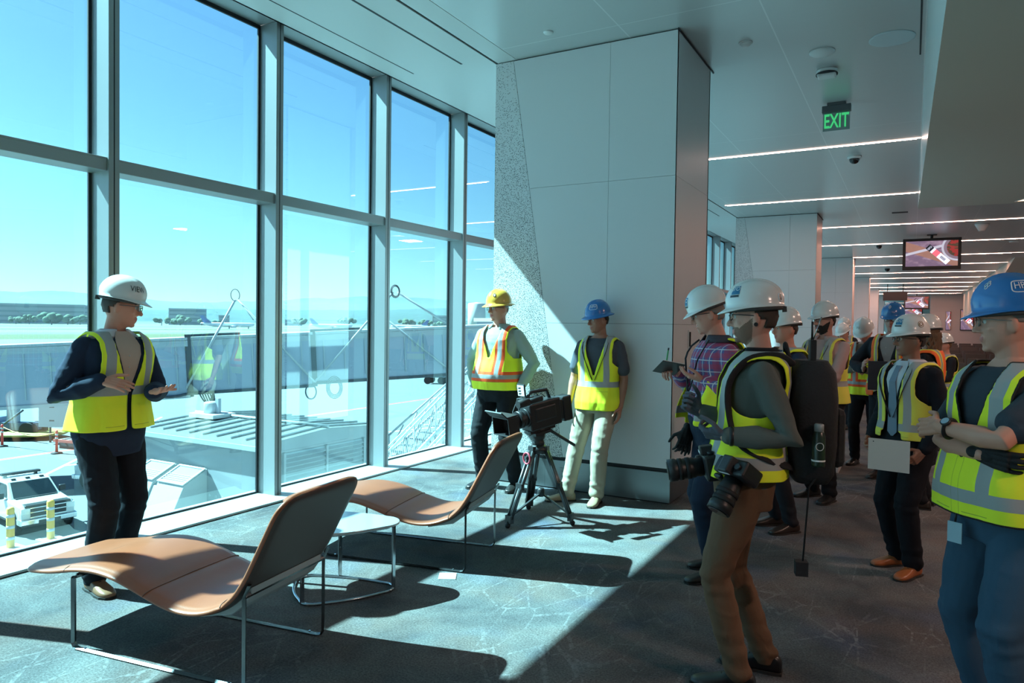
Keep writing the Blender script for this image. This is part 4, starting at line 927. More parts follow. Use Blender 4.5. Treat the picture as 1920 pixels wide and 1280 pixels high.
bm = bmesh.new(); bx(bm, -14.1, -14.08, 13.05, 16.15, -2.85, -1.82, 1); frm = obj('louvre_panel', bm, [M_MB, mat('louvre_shadow', (.2, .25, .27), .6)], t)
for (a, b) in ((13.08, 14.56), (14.66, 16.12)):
    for i in range(8):
        z = -2.78+i*.118; bm = bmesh.new(); prism(bm, [(-14.085, z+.07), (-14.03, z), (-14.025, z+.012), (-14.085, z+.09)], a, b, 'y'); obj('slat', bm, M_MB, frm)
for y in (13.05, 14.58, 16.11):
    bm = bmesh.new(); bx(bm, -14.09, -14.02, y-.01, y+.06, -2.87, -1.80); obj('louvre_frame', bm, M_MB, frm)
t2 = thing('roof_vent', 'grey drum shaped vent on a square curb on the ribbed roof', 'vent', (-18.5, 14.35, -1.33))
bm = bmesh.new(); lathe(bm, [(.24, .1), (.24, .42), (.22, .45), (.1, .47)], 20); obj('drum', bm, mat('vent_grey', (.28, .3, .34), .5), t2)
bm = bmesh.new(); bx(bm, -.55, .55, -.4, .4, 0, .12); obj('curb', bm, mat('curb_grey', (.5, .52, .52), .6), t2)
bm = bmesh.new(); bx(bm, .2, .34, -.05, .05, .1, .58); obj('fin', bm, mat('vent_grey', (.28, .3, .34)), t2)
for i, (x0, x1) in enumerate(((-18.35, -17.3), (-17.1, -16.05))):
    t2 = thing('intake_hood', ('white sloping intake hood with a framed grille, the one partly behind the speaker', 'white sloping intake hood with a framed grille, the one nearer the second mullion')[i], 'air intake', (0, 0, 0), 0, 'intake hoods')
    bm = bmesh.new(); prism(bm, [(12.3, -2.30), (11.62, -2.62), (11.05, -3.75), (11.0, GZ), (12.3, GZ)], x0, x1, 'x'); obj('hood', bm, M_MR, t2, bevel=.01)
    nrm = Vector((0, -.32, .68)).normalized(); tg = Vector((0, -.68, -.32)).normalized(); o0 = Vector((x0, 12.27, -2.31))+nrm*.012
    Mh = basis(Vector((1, 0, 0)), tg, nrm, o0); W = x1-x0
    bm = bmesh.new(); bx(bm, .06, W-.06, .05, .70, -.004, .004, M=Mh); gr = obj('grille', bm, mat('hood_grille', (.16, .24, .30), .4), t2)
    for j in range(5):
        bm = bmesh.new(); bx(bm, .06, W-.06, .38+.07*j, .395+.07*j, .004, .02, M=Mh); obj('bar', bm, M_REF, gr)
    bm = bmesh.new(); bx(bm, 0, W, 0, .05, 0, .03, M=Mh); bx(bm, 0, W, .70, .75, 0, .03, M=Mh); bx(bm, 0, .05, .05, .70, 0, .03, M=Mh); bx(bm, W-.05, W, .05, .70, 0, .03, M=Mh); obj('grille_frame', bm, M_REF, t2)
for i in range(6):
    bm = bmesh.new(); cyl(bm, (-15.95+.26*i, 12.31, -2.98+.0*i), .035, -.03, 10, axis='y'); obj('wall_port', bm, M_RIB, t)
bm = bmesh.new(); bx(bm, -17.3, -17.1, 10.9, 12.3, GZ, -2.45) if False else prism(bm, [(12.3, -2.45), (11.6, -2.75), (11.1, -3.8), (11.05, GZ), (12.3, GZ)], -17.3, -17.1, 'x'); obj('hood_gap_panel', bm, M_RIB, t)

# --- outside stair with mesh railing, pale steel stair truck, ground cart
M_RAIL = mat('stair_rail', (.45, .48, .49), rough=.5)
t = thing('outside_stair', 'pale steel stair with mesh railing descending beside the fourth window', 'staircase', (0, 0, 0))
A_, B_ = Vector((-10.6, 13.6, -2.2)), Vector((-10.6, 18.6, .35)); st = (B_-A_)
for dx in (0, 1.2):
    for dz in (0, .12, -.85):
        bm = bmesh.new(); tube(bm, [A_+Vector((-dx, 0, dz)), B_+Vector((-dx, 0, dz))], .028 if dz > -.5 else .05, 8); obj('rail', bm, M_RAIL, t)
    for i in range(6):
        p = A_+st*(i/5)+Vector((-dx, 0, 0)); bm = bmesh.new(); tube(bm, [p, p+Vector((0, 0, -.95))], .022, 6); obj('baluster', bm, M_RAIL, t)
    bm = bmesh.new(); N_ = 46
    for i in range(N_):
        for s_ in (-1, 1):
            u = i/N_; p = A_+st*u+Vector((-dx, 0, -.42-.42*s_)); q = A_+st*min(1, u+.075)+Vector((-dx, 0, -.42+.42*s_)); tube(bm, [p, q], .005, 3, caps=False)
    obj('wire_mesh', bm, M_RAIL, t)
for i in range(14):
    p = A_+st*(i/13); bm = bmesh.new(); bx(bm, p.x-1.2, p.x, p.y-.14, p.y+.14, p.z-1.0, p.z-.96); obj('step', bm, M_RAIL, t)
bm = bmesh.new()
for yy in (13.9, 18.3): bx(bm, -11.0, -10.85, yy, yy+.12, GZ, -2.4 if yy < 15 else -.8)
obj('support_post', bm, M_RAIL, t)
t = thing('stair_truck', 'white lattice passenger stair standing on the apron outside the fifth window', 'passenger stair', gp(-19.0, 26.5), radians(80))
for y in (-.7, .7):
    bm = bmesh.new()
    for a, b in (((-2.5, 0, .5), (2.5, 0, 3.4)), ((-2.5, 0, 1.5), (2.5, 0, 4.4)), ((2.5, 0, .4), (2.5, 0, 4.4)), ((-2.5, 0, .5), (-2.5, 0, 1.5))): tube(bm, [Vector(a)+Vector((0, y, 0)), Vector(b)+Vector((0, y, 0))], .06, 6)
    for i in range(6): x = -2.5+i; z = .5+(x+2.5)*.58; tube(bm, [(x, y, z), (min(x+1, 2.5), y, z+1.45)], .04, 5); tube(bm, [(x, y, .4), (x, y, z)], .04, 5)
    tube(bm, [(-2.5, y, .4), (2.5, y, .4)], .06, 6); obj('side_truss', bm, M_RAIL, t)
for i in range(10):
    x = -2.4+i*.52; bm = bmesh.new(); bx(bm, x, x+.3, -.65, .65, .55+(x+2.5)*.58, .6+(x+2.5)*.58); obj('step', bm, M_RAIL, t)
for x in (-1.8, 1.8):
    for y in (-.8, .6): bm = bmesh.new(); cyl(bm, (x, y, .3), .3, .2, 16, axis='y'); obj('wheel', bm, M_BLKR, t)
t = thing('ground_cart', 'small dark ground power cart parked under the bridge seen in the fourth window', 'cart', (-50.5, 71.5, GZ), radians(20))
bm = bmesh.new(); bx(bm, -1.6, 1.0, -.9, .9, .8, 2.2); obj('housing', bm, mat('cart_grey', (.2, .24, .27), .5), t, bevel=.1)
bm = bmesh.new(); bx(bm, .2, .9, -.3, .3, 2.2, 5.0); obj('hose_mast', bm, mat('cart_grey', (.2, .24, .27)), t)
for x in (-1.1, .6):
    for y in (-.95, .7): bm = bmesh.new(); cyl(bm, (x, y, .45), .45, .25, 16, axis='y'); obj('wheel', bm, M_BLKR, t)
t = thing('service_building', 'grey corrugated terminal annex beyond the apron outside the fifth window', 'building', at_px(925, 60), radians(-20))
t.location.z = GZ
bm = bmesh.new(); bx(bm, -2.3, 12, 0, 8, 0, 7.6)
for i in range(30): bx(bm, -2.2+i*.47, -2.1+i*.47, -.06, 0, .2, 7.3)
obj('walls', bm, M_BR, t); bm = bmesh.new(); bx(bm, -2.5, 12.2, -.2, 8.2, 7.6, 7.9); obj('roof', bm, M_BRL, t)

# haze over the airfield: real scattering air beyond the apron
hz = bpy.data.materials.new('haze'); hz.use_nodes = True; nt = hz.node_tree; nt.nodes.clear()
ho = nt.nodes.new('ShaderNodeOutputMaterial'); vs_ = nt.nodes.new('ShaderNodeVolumeScatter'); vs_.inputs['Color'].default_value = (.72, .86, 1, 1); vs_.inputs['Density'].default_value = 0.00010; vs_.inputs['Anisotropy'].default_value = .2
nt.links.new(vs_.outputs[0], ho.inputs['Volume'])
bm = bmesh.new(); bx(bm, -4300, -260, -1200, 6500, GZ-4, 120); o = obj('haze', bm, hz); tag(o, 'thin blue haze lying over the far airfield and hills', 'haze', kind='stuff')
# ================================================================ people
V = Vector
def smoothstep(a, b, x): t = max(0, min(1, (x-a)/(b-a))); return t*t*(3-2*t)
TORSO = [(.80, .150, .112, 0), (.90, .172, .124, 0), (.98, .166, .118, 0), (1.08, .152, .110, .002), (1.18, .156, .112, .004), (1.28, .172, .122, .006), (1.36, .183, .122, .004), (1.42, .166, .104, -.002), (1.455, .122, .080, -.010), (1.485, .080, .066, -.012), (1.51, .061, .060, -.008), (1.56, .057, .060, .002)]
SCRATCH = bpy.data.scenes.new('scratch')
def remesh(bm, vox, smooth=3, fac=.5):
    me = bpy.data.meshes.new('tmp'); bmesh.ops.recalc_face_normals(bm, faces=bm.faces[:]); bm.to_mesh(me); bm.free()
    o = bpy.data.objects.new('tmp', me); SCRATCH.collection.objects.link(o)
    r = o.modifiers.new('r', 'REMESH'); r.mode = 'VOXEL'; r.voxel_size = vox; r.use_smooth_shade = True
    if smooth: s = o.modifiers.new('s', 'SMOOTH'); s.factor = fac; s.iterations = smooth
    SCRATCH.view_layers[0].update(); dg = SCRATCH.view_layers[0].depsgraph; out = bpy.data.meshes.new_from_object(o.evaluated_get(dg)); bpy.data.objects.remove(o); bpy.data.meshes.remove(me)
    return out
def crease(me, amp, freq=9.0, stretch=(1, 1, .35), seed=0.0, zr=None):
    """pushes soft folds into cloth"""
    me.update()
    ns = [v.normal.copy() for v in me.vertices]; out = []
    for p, n_ in zip([v.co.copy() for v in me.vertices], ns):
        q = V((p.x*stretch[0], p.y*stretch[1], p.z*stretch[2]))*freq+V((seed, seed*1.7, 0)); a = noise.noise(q)+.5*noise.noise(q*2.1)
        a2 = 1-abs(noise.noise(V((p.x*7, p.y*7, p.z*11))+V((seed*3, 0, 0))))*2.2
        out.extend(p+n_*(amp*a + amp*.6*max(0, a2-.3)))
    me.vertices.foreach_set('co', out); me.update()
def ripples(me, fn):
    out = []
    for c, n_ in [(v.co.copy(), v.normal.copy()) for v in me.vertices]: out.extend(fn(c, n_))
    me.vertices.foreach_set('co', out); me.update()
def ik(a, b, l1, l2, pole):
    d = b-a; L = min(d.length, (l1+l2)*.999); d.normalize(); b = a+d*L
    x = (l1*l1-l2*l2+L*L)/(2*L); h = sqrt(max(0, l1*l1-x*x)); p = V(pole); p = (p-d*p.dot(d)).normalized()
    return a+d*x+p*h, b
def hand_parts(w, fdir, pn, side, s, curl, bm, spread=1.0, thumb=(.6, .5), fist=False):
    """palm, four fingers and a thumb. w wrist, fdir finger direction, pn palm normal, side +-1 which side the thumb leaves"""
    fdir = V(fdir).normalized(); pn = V(pn); pn = (pn-fdir*pn.dot(fdir)).normalized(); sd = fdir.cross(pn).normalized()*side
    P = lambda f, a, n_: w+(fdir*f+sd*a+pn*n_)*s
    for a, r in ((-.026, .0125), (-.009, .0135), (.009, .0135), (.026, .013)): capsule(bm, [P(-.005, a*.55, 0), P(.045, a*.9, 0), P(.085, a, 0)], [.014*s, r*1.05*s, r*.88*s], 10)
    capsule(bm, [P(-.03, 0, 0), P(.03, 0, 0)], [.021*s, .020*s], 12); capsule(bm, [P(.02, .024, .006), P(.05, .03, .006)], .014*s, 10)
    cs = curl if isinstance(curl, (list, tuple)) else [curl]*4
    for i, (a, L, r) in enumerate(((.029, .070, .0088), (.0098, .078, .0090), (-.0098, .073, .0086), (-.029, .058, .0076))):
        c = cs[i]; p = P(.088-(.004 if i in (0, 2) else .010 if i == 3 else 0), a, 0); an = c*.8; d_ = (fdir+sd*(a*3.2*spread)).normalized(); pts = [p-d_*.01*s]
        for k, fr in enumerate((.44, .31, .25)):
            dd = (d_*cos(an)+pn*sin(an)).normalized(); p = p+dd*L*fr*s; pts.append(p); an += c*(1.15 if k == 0 else .8)
        capsule(bm, pts, [r*s*1.04, r*s, r*.92*s, r*.78*s], 9)
    p = P(.022, .028, .004); d1 = (fdir*thumb[0]+sd*.75+pn*thumb[1]).normalized(); d2 = (fdir*(thumb[0]+.5)+sd*.3+pn*thumb[1]*.9).normalized()
    q = p+d1*.042*s; e_ = q+d2*.032*s; capsule(bm, [p, q, e_, e_+(d2+fdir*.2).normalized()*.024*s], [.0135*s, .0108*s, .0098*s, .0078*s], 9)
def head_pt(a, t, off=0.0):
    """skull surface; a around (0 = face), t from 0 top to 1 bottom; local frame x right, y face, z up, origin between the ears at eye height"""
    z = .122*cos(t*pi); r = sin(t*pi)
    if z >= 0: x = r*sin(a)*.077; y = r*cos(a)*.097
    else:
        k = -z/.122; x = r**.72*sin(a)*.077*(1-.20*k**1.5); ff = smoothstep(-.3, .5, cos(a))
        y = cos(a)*.097*(r**.55*(1-.12*k)*ff + r*(1-.35*k)*(1-ff))+.004*k
    if y > .07: y = .07+(y-.07)*.78
    v = V((x, y-.004, z)); n_ = V((x/.077**2, y/.097**2, z/.122**2)); n_ = n_.normalized() if n_.length else V((0, 0, 1))
    return v+n_*off
def person(label, x, y, yaw, H=1.75, w=1.0, skin=(.62, .27, .19), head_yaw=0, head_pitch=0, lean=(0, 0), feet=((-.11, 0, -8), (.11, .0, 8)), hip=(0, 0), hipz=0.0, belly=0.0, sh_yaw=0,
           wrists=None, poles=None, hands=None, vox=.006, hvox=.0034, hair=(.05, .03, .02), hair_kind='short', beard=None, trousers=(.02, .02, .025), shoes=(.03, .02, .015), shirt=None, sleeves='long',
           jacket=None, vest=None, hat=None, glasses=None, collar=None, lanyard=None, gloves=None, trouser_w=1.0, hem_v=.86, group=None, simple=False, extra=None, tie=None, eyes=True):
    s = H/1.75; t = thing('person', label, 'person', (x, y, 0), radians(yaw)-pi/2, group)   # local +y is where the chest faces; yaw measured from world +x
    S = lambda *p: V(p)*s
    pel = S(hip[0], hip[1], .93+hipz); neck = S(hip[0]+lean[0], hip[1]+lean[1], 1.47+hipz)
    def fr(z):                                            # spine frame at rest height z (unscaled)
        u = (z-.93)/(1.47-.93); c = pel.lerp(neck, u) if u >= 0 else V((pel.x, pel.y, z*s+hipz*s)); ya = radians(sh_yaw)*smoothstep(0, .9, u)
        return c, V((cos(ya), sin(ya), 0)), V((-sin(ya), cos(ya), 0))
    def sect(z):
        for i in range(len(TORSO)-1):
            a, b = TORSO[i], TORSO[i+1]
            if z <= b[0] or i == len(TORSO)-2:
                k = max(0, min(1, (z-a[0])/(b[0]-a[0]))); return [a[j]+(b[j]-a[j])*k for j in range(4)]
    def tp(a, z, off=0.0):
        """point on the torso; a=0 front, positive to the right"""
        q = sect(z); c, X, Y = fr(z); bl = belly*exp(-((z-1.05)/.14)**2); wx = q[1]*w+off+bl*.35; wy = q[2]*w+off; sx, sy = sin(a), cos(a); ex = .82
        px = wx*(abs(sx)**ex)*(1 if sx > 0 else -1); py = wy*(abs(sy)**ex)*(1 if sy > 0 else -1)+q[3]+(bl*max(0, sy)**.6 if sy > 0 else 0)
        return c+(X*px+Y*py)*s
    def loft(bm, z0, z1, off, n=20, seg=28, endc=True, offf=None):
        R_ = []
        for i in range(n+1):
            z = z0+(z1-z0)*i/n; o_ = offf(z) if offf else off; R_.append([bm.verts.new(tp(2*pi*k/seg, z, o_)) for k in range(seg)])
        for i in range(n):
            for k in range(seg): bm.faces.new((R_[i][k], R_[i][(k+1) % seg], R_[i+1][(k+1) % seg], R_[i+1][k]))
        bm.faces.new(R_[0][::-1]); bm.faces.new(R_[-1])
    # joints
    c, X, Y = fr(1.405); shl = [c+(X*sg*.172*w*1.0-Y*.004+V((0, 0, -.006)))*s for sg in (-1, 1)]
    wrists = wrists or ((-.27, .05, .86), (.27, .05, .86)); poles = poles or ((-.3, -1, 0), (.3, -1, 0)); arms = []
    for i in range(2): arms.append((shl[i],)+ik(shl[i], S(*wrists[i]), .295*s, .262*s, poles[i]))
    hips = [pel+S(sg*.092*w, 0, -.02) for sg in (-1, 1)]; legs = []
    for i, f in enumerate(feet):
        zz = f[3] if len(f) > 3 else 0; ank = S(f[0], f[1], .085+zz); fa = radians(-f[2]); legs.append((hips[i],)+ik(hips[i], ank, .43*s, .425*s, (sin(-radians(f[2]))*-.5, 1, 0)))
    # head frame
    hy = radians(head_yaw); hp = radians(head_pitch); Rh = Matrix.Rotation(hy, 3, 'Z') @ Matrix.Rotation(hp, 3, 'X')
    hc = neck+S(0, .012, .035)+(Rh @ V((0, .012, .135)))*s
    Mh = Matrix.Translation(hc) @ Rh.to_4x4() @ Matrix.Scale(s, 4)
    sk = mat('skin_%02d%02d' % (int(skin[0]*99), int(skin[1]*99)), skin, rough=.5, spec=.4, bump=.03, bscale=220)
    # ---------------- body
    bm = bmesh.new(); seg = 24; N_ = 18; rings = []
    top = bm.verts.new(Mh @ head_pt(0, 0)); bot = bm.verts.new(Mh @ head_pt(0, 1))
    for i in range(1, N_): rings.append([bm.verts.new(Mh @ head_pt(2*pi*k/seg, i/N_)) for k in range(seg)])
    for k in range(seg): bm.faces.new((top, rings[0][(k+1) % seg], rings[0][k])); bm.faces.new((bot, rings[-1][k], rings[-1][(k+1) % seg]))
    for i in range(N_-2):
        for k in range(seg): bm.faces.new((rings[i][k], rings[i][(k+1) % seg], rings[i+1][(k+1) % seg], rings[i+1][k]))
    hq = lambda *p: Mh @ V(p)
    capsule(bm, [hq(0, .080, .016), hq(0, .093, -.008), hq(0, .104, -.030)], [.0085*s, .0095*s, .0125*s], 10)             # nose
    for sg in (-1, 1):
        ball(bm, hq(sg*.012, .090, -.034), .0085*s, 8, 6)
        capsule(bm, [hq(sg*.012, .083, .027), hq(sg*.035, .078, .029), hq(sg*.055, .062, .022)], [.008*s, .0085*s, .006*s], 8)     # brow
        ball(bm, hq(sg*.042, .058, -.022), (.019*s, .016*s, .016*s), 10, 8)                                              # cheek
        ball(bm, hq(sg*.079, -.008, -.006), (.009*s, .018*s, .033*s), 10, 8, R_=Rh @ Matrix.Rotation(radians(-12), 3, 'X') @ Matrix.Rotation(sg*radians(14), 3, 'Z'))   # ear
    capsule(bm, [hq(-.020, .079, -.059), hq(0, .0855, -.058), hq(.020, .079, -.059)], [.004*s, .0052*s, .004*s], 8)
    capsule(bm, [hq(-.018, .078, -.069), hq(0, .0845, -.0695), hq(.018, .078, -.069)], [.004*s, .0058*s, .004*s], 8)
    ball(bm, hq(0, .063, -.066), (.027*s, .020*s, .030*s), 12, 8)
    ball(bm, hq(0, .063, -.101), (.020*s, .016*s, .014*s), 10, 8)                                                       # chin
    capsule(bm, [neck+S(0, -.012, -.05), neck+S(0, -.004, .03), hq(0, -.012, -.06), hq(0, -.005, -.01)], [.060*s*w**.5, .055*s*w**.5, .056*s*w**.5, .055*s], 16)
    loft(bm, .88, 1.50, -.006)
    for i, (a, e_, w_) in enumerate(arms):
        fa_ = (w_-e_).normalized(); capsule(bm, [a, a.lerp(e_, .4), e_, e_.lerp(w_, .28), e_.lerp(w_, .7), w_], [.047*s*w, .045*s*w, .038*s, .041*s, .031*s, .0255*s], 14)
    for i, (h_, k_, a_) in enumerate(legs): capsule(bm, [h_, h_.lerp(k_, .5), k_, k_.lerp(a_, .3), a_], [.085*s*w, .072*s*w, .052*s, .053*s, .036*s], 14); ball(bm, a_+V((0, 0, -.04*s)), (.034*s, .045*s, .035*s), 8, 6)
    me = remesh(bm, vox, 4 if vox < .008 else 2)
    hm = []
    for i, (a, e_, w_) in enumerate(arms):
        hd = (hands[i] if hands and hands[i] is not None else dict(d=(w_-e_)*1.0+V((0, .0, -.02)), n=(-(1 if i == 1 else -1), .15, 0), curl=.28))
        if hd.get('hide'): continue
        b2 = bmesh.new(); fd = V(hd['d']); hand_parts(w_, fd, hd['n'], hd.get('side', (-1 if i == 0 else 1)), s*hd.get('k', 1), hd.get('curl', .3), b2, hd.get('spread', 1), hd.get('thumb', (.6, .5)))
        hm.append((i, remesh(b2, hvox, 2, .4), hd.get('glove')))
    b = bmesh.new(); b.from_mesh(me); nb = len(b.faces)
    for i, m_, gl in hm:
        if gl is None and not gloves: b.from_mesh(m_)
    # colour zones in the skin: lips, stubble or beard
    Mi = Mh.inverted(); lip = (skin[0]*.85, skin[1]*.55, skin[2]*.6); mats = [sk, mat('lip_%02d' % int(skin[0]*99), lip, .45), mat('beard_%02d%02d' % (int((beard or (0,))[0]*99), 1 if beard else 0), beard or lip, .85, bump=.3, bscale=300)]
    b.faces.ensure_lookup_table()
    for f in b.faces:
        f.smooth = True; q = Mi @ f.calc_center_median()
        if abs(q.x) < .022 and q.y > .080 and -.076 < q.z < -.053: f.material_index = 1
        elif beard and max(-.128, -.128+1.0*(.03-q.y)) < q.z < (-.044 if q.y > .062 else -.050+.85*(.062-q.y)) and q.y > .004 and not (q.y > .094 and q.z > -.05) and not (abs(q.x) < .016 and -.092 < q.z < -.078):
            f.material_index = 2
    b.to_mesh(me); b.free(); mobj('body', me, mats, t)
    for i, m_, gl in hm:
        if gl is not None or gloves: mobj('glove', m_, mat('glove_%02d' % int((gl or gloves)[0]*99), gl or gloves, .8, bump=.2, bscale=200), t, smooth=True)
        else: bpy.data.meshes.remove(m_)
    # ---------------- eyes
    if eyes:
        for sg in (-1, 1):
            bm = bmesh.new(); ball(bm, hq(sg*.032, .0730, .004), .0105*s, 14, 10); e = obj('eye', bm, mat('eye_white', (.62, .60, .57), .2), t)
            bm = bmesh.new(); ball(bm, hq(sg*.032, .0806, .003), (.0052*s, .0040*s, .0052*s), 10, 6); obj('iris', bm, mat('iris_dark', (.03, .02, .015), .15), e)
            bm = bmesh.new(); capsule(bm, [hq(sg*.017, .0865, .024), hq(sg*.034, .0855, .0285), hq(sg*.050, .073, .022)], [.0028*s, .0034*s, .002*s], 6); obj('eyebrow', bm, mat('hair_%02d%02d' % (int(hair[0]*99), int(hair[1]*99)), hair, .7), t)
    # ---------------- hair shell below the hat
    if hair_kind:
        bm = bmesh.new(); NA, NTt = 44, 26; g_ = {}
        zl = {'short': -.045, 'long': -.10, 'cropped': -.03}[hair_kind]; of = {'short': .010, 'long': .024, 'cropped': .006}[hair_kind]
        for i in range(NTt+1):
            for k in range(NA):
                a = 2*pi*k/NA-pi; tt = i/NTt*.84; p = head_pt(a, max(tt, .001)); ab = abs(a)
                lim = zl if ab > 2.0 else (zl+.035 if ab > 1.75 else (.010 if ab > 1.46 else .055))
                if p.z >= lim-.006: g_[i, k] = bm.verts.new(Mh @ head_pt(a, max(tt, .001), of*(.75+.5*noise.noise(V((a*9, tt*22, 1))))))
        for i in range(NTt):
            for k in range(NA):
                q = [(i, k), (i, (k+1) % NA), (i+1, (k+1) % NA), (i+1, k)]
                if all(z in g_ for z in q): f = bm.faces.new([g_[z] for z in q]); f.smooth = True
        ho = obj('hair', bm, mat('hair_%02d%02d' % (int(hair[0]*99), int(hair[1]*99)), hair, .7, bump=.5, bscale=120), t); so = ho.modifiers.new('s', 'SOLIDIFY'); so.thickness = .008; so.offset = -1
        if hair_kind == 'long':
            bm = bmesh.new()
            for k in range(26):
                a = pi+(-1.3+2.6*k/25); p0 = Mh @ head_pt(a, .5, .02); pts = [p0]
                for j in range(1, 6): pts.append(p0+V((noise.noise(V((k, j*.8, 2)))*.03, noise.noise(V((k, j*.8, 5)))*.03-.0, -.030*j)))
                capsule(bm, pts, .013, 6)
            obj('curls', bm, mat('hair_%02d%02d' % (int(hair[0]*99), int(hair[1]*99)), hair), t)
    # ---------------- trousers and shoes
    tw = trouser_w; mt = trousers if not isinstance(trousers, tuple) else mat('cloth_%02d%02d%02d' % tuple(int(q*99) for q in trousers), trousers, .85, spec=.2, bump=.15, bscale=300)
    bm = bmesh.new(); loft(bm, .80, 1.0, .012, 6)
    for i, (h_, k_, a_) in enumerate(legs):
        d_ = (a_-k_).normalized(); capsule(bm, [h_+V((0, 0, .02)), h_.lerp(k_, .25), h_.lerp(k_, .65), k_, k_.lerp(a_, .5), a_-d_*.0*s], [.100*s*w, .098*s*w, .080*s*tw, .068*s*tw, .064*s*tw, .056*s*tw], 18)
    me = remesh(bm, vox*1.25, 3)
    me.update(); crease(me, .006*s, 11, (1, 1, .6), x*3+y)
    def folds(c, n_):      # stacked folds above the shoe and behind the knee
        for (h_, k_, a_) in legs:
            dz = (c-a_).length
            if dz < .22*s: c = c+n_*.006*s*sin(c.z*80+noise.noise(c*9)*3)*(1-dz/(.22*s)); break
            dk = (c-k_).length
            if dk < .16*s: c = c+n_*.0045*s*sin(c.z*75+noise.noise(c*9)*4)*(1-dk/(.16*s)); break
        if c.z < .045*s: c.z = .045*s+(c.z-.045*s)*.1
        return c
    ripples(me, folds)
    mobj('trousers', me, mt, t, smooth=True)
    ms = mat('shoe_%02d%02d' % (int(shoes[0]*99), int(shoes[1]*99)), shoes, .35, spec=.5)
    for i, (h_, k_, a_) in enumerate(legs):
        f = feet[i]; fa = radians(-f[2]); zz = (f[3] if len(f) > 3 else 0)*s; Mf = Matrix.Translation(V((a_.x, a_.y, zz))) @ Matrix.Rotation(fa, 4, 'Z') @ Matrix.Scale(s, 4)
        bm = bmesh.new(); R_ = []
        for (yy, hw, ht, hb) in ((-.078, .020, .052, .012), (-.068, .032, .082, .0), (-.03, .037, .098, 0), (.02, .037, .092, 0), (.06, .041, .072, 0), (.11, .047, .056, 0), (.15, .047, .046, 0), (.185, .038, .038, .002), (.203, .018, .026, .010)):
            R_.append([bm.verts.new(Mf @ V((hw*(abs(cos(q))**.75)*(1 if cos(q) > 0 else -1), yy, max(hb, hb+(ht-hb)*(.5+.5*(abs(sin(q))**.7)*(1 if sin(q) > 0 else -1)))))) for q in [2*pi*k/16 for k in range(16)]])
        for j in range(len(R_)-1):
            for k in range(16): bm.faces.new((R_[j][k], R_[j][(k+1) % 16], R_[j+1][(k+1) % 16], R_[j+1][k])).smooth = True
        bm.faces.new(R_[0]); bm.faces.new(R_[-1][::-1]); sh = obj('shoe', bm, ms, t); sd = sh.modifiers.new('s', 'SUBSURF'); sd.levels = sd.render_levels = 1
        bm = bmesh.new(); prism(bm, [(p[0]*1.04, p[1]) for p in ((-.03, -.078), (.03, -.078), (.038, -.03), (.036, .03), (.048, .10), (.047, .155), (.03, .195), (0, .207), (-.03, .195), (-.047, .155), (-.048, .10), (-.036, .03), (-.038, -.03))], .0, .012, M=Mf); obj('sole', bm, mat('sole_dark', (.02, .018, .016), .8), sh)
        if not simple:
            for j in range(4):
                yy = .03+.018*j; bm = bmesh.new(); tube(bm, [Mf @ V((-.018, yy, .083-.010*j)), Mf @ V((0, yy+.004, .093-.011*j)), Mf @ V((.018, yy, .083-.010*j))], .0025*s, 5); obj('lace', bm, mat('lace_dark', (.03, .02, .015)), sh)
    # ---------------- shirt and jacket
    def top(name, colr, off, z0, arm, cr, upto=1.47):
        bm = bmesh.new(); loft(bm, z0, upto, off, 18)
        for (a, e_, w_) in arms:
            if arm == 'long': capsule(bm, [a, a.lerp(e_, .5), e_, e_.lerp(w_, .5), e_.lerp(w_, .93)], [(.051*w+off*.5)*s, (.052*w+off*.6)*s, (.050+off*.6)*s, (.045+off*.6)*s, (.033+off*.5)*s], 16)
            elif arm == 'short': capsule(bm, [a, a.lerp(e_, .3), a.lerp(e_, .70)], [(.052*w+off*.5)*s, (.060+off*.5)*s, (.062+off*.5)*s], 16)
            elif arm == 'rolled': capsule(bm, [a, a.lerp(e_, .5), e_, e_.lerp(w_, .25)], [(.058*w+off*.5)*s, (.052+off*.6)*s, (.046+off*.6)*s, (.045+off*.5)*s], 16)
        me = remesh(bm, vox*1.15, 3); crease(me, cr*s, 10, (1, 1, .8), x+y*2)
        def folds(c, n_):
            for (a, e_, w_) in arms:
                de = (c-e_).length
                if de < .14*s: return c+n_*.005*s*sin(c.z*80+c.x*40+noise.noise(c*8)*4)*(1-de/(.14*s))
            return c
        ripples(me, folds)
        m_ = colr if not isinstance(colr, tuple) else mat('cloth_%02d%02d%02d' % tuple(int(q*99) for q in colr), colr, .85, spec=.2, bump=.15, bscale=300)
        return mobj(name, me, m_, t, smooth=True)
    so = .010
    if shirt is not None: top('shirt', shirt, so, .90, sleeves, .004)
    if jacket is not None: so = .022; top('jacket', jacket, so, .78, 'long', .006, 1.45)
    if jacket is not None and shirt is not None:      # shirt front in the open jacket, with its buttons and the lapels
        vj = 1.12; bm = bmesh.new(); g_ = []
        for j in range(15):
            z = vj+(1.494-vj)*j/14; hw = .012+.36*(j/14)**1.1; g_.append([bm.verts.new(tp(-hw+2*hw*k/12, z, .0295-.014*smoothstep(1.45, 1.49, z))) for k in range(13)])
        for j in range(14):
            for k in range(12): bm.faces.new((g_[j][k], g_[j][k+1], g_[j+1][k+1], g_[j+1][k])).smooth = True
        sf = obj('shirt_front', bm, mat('cloth_%02d%02d%02d' % tuple(int(q*99) for q in shirt), shirt, .85), t)
        for j in range(4): bm = bmesh.new(); ball(bm, tp(.02, 1.16+.065*j, .031), .0045*s, 8, 5); obj('button', bm, mat('button', (.5, .48, .45), .4), sf)
        jm = mat('cloth_%02d%02d%02d' % tuple(int(q*99) for q in jacket), jacket, .85)
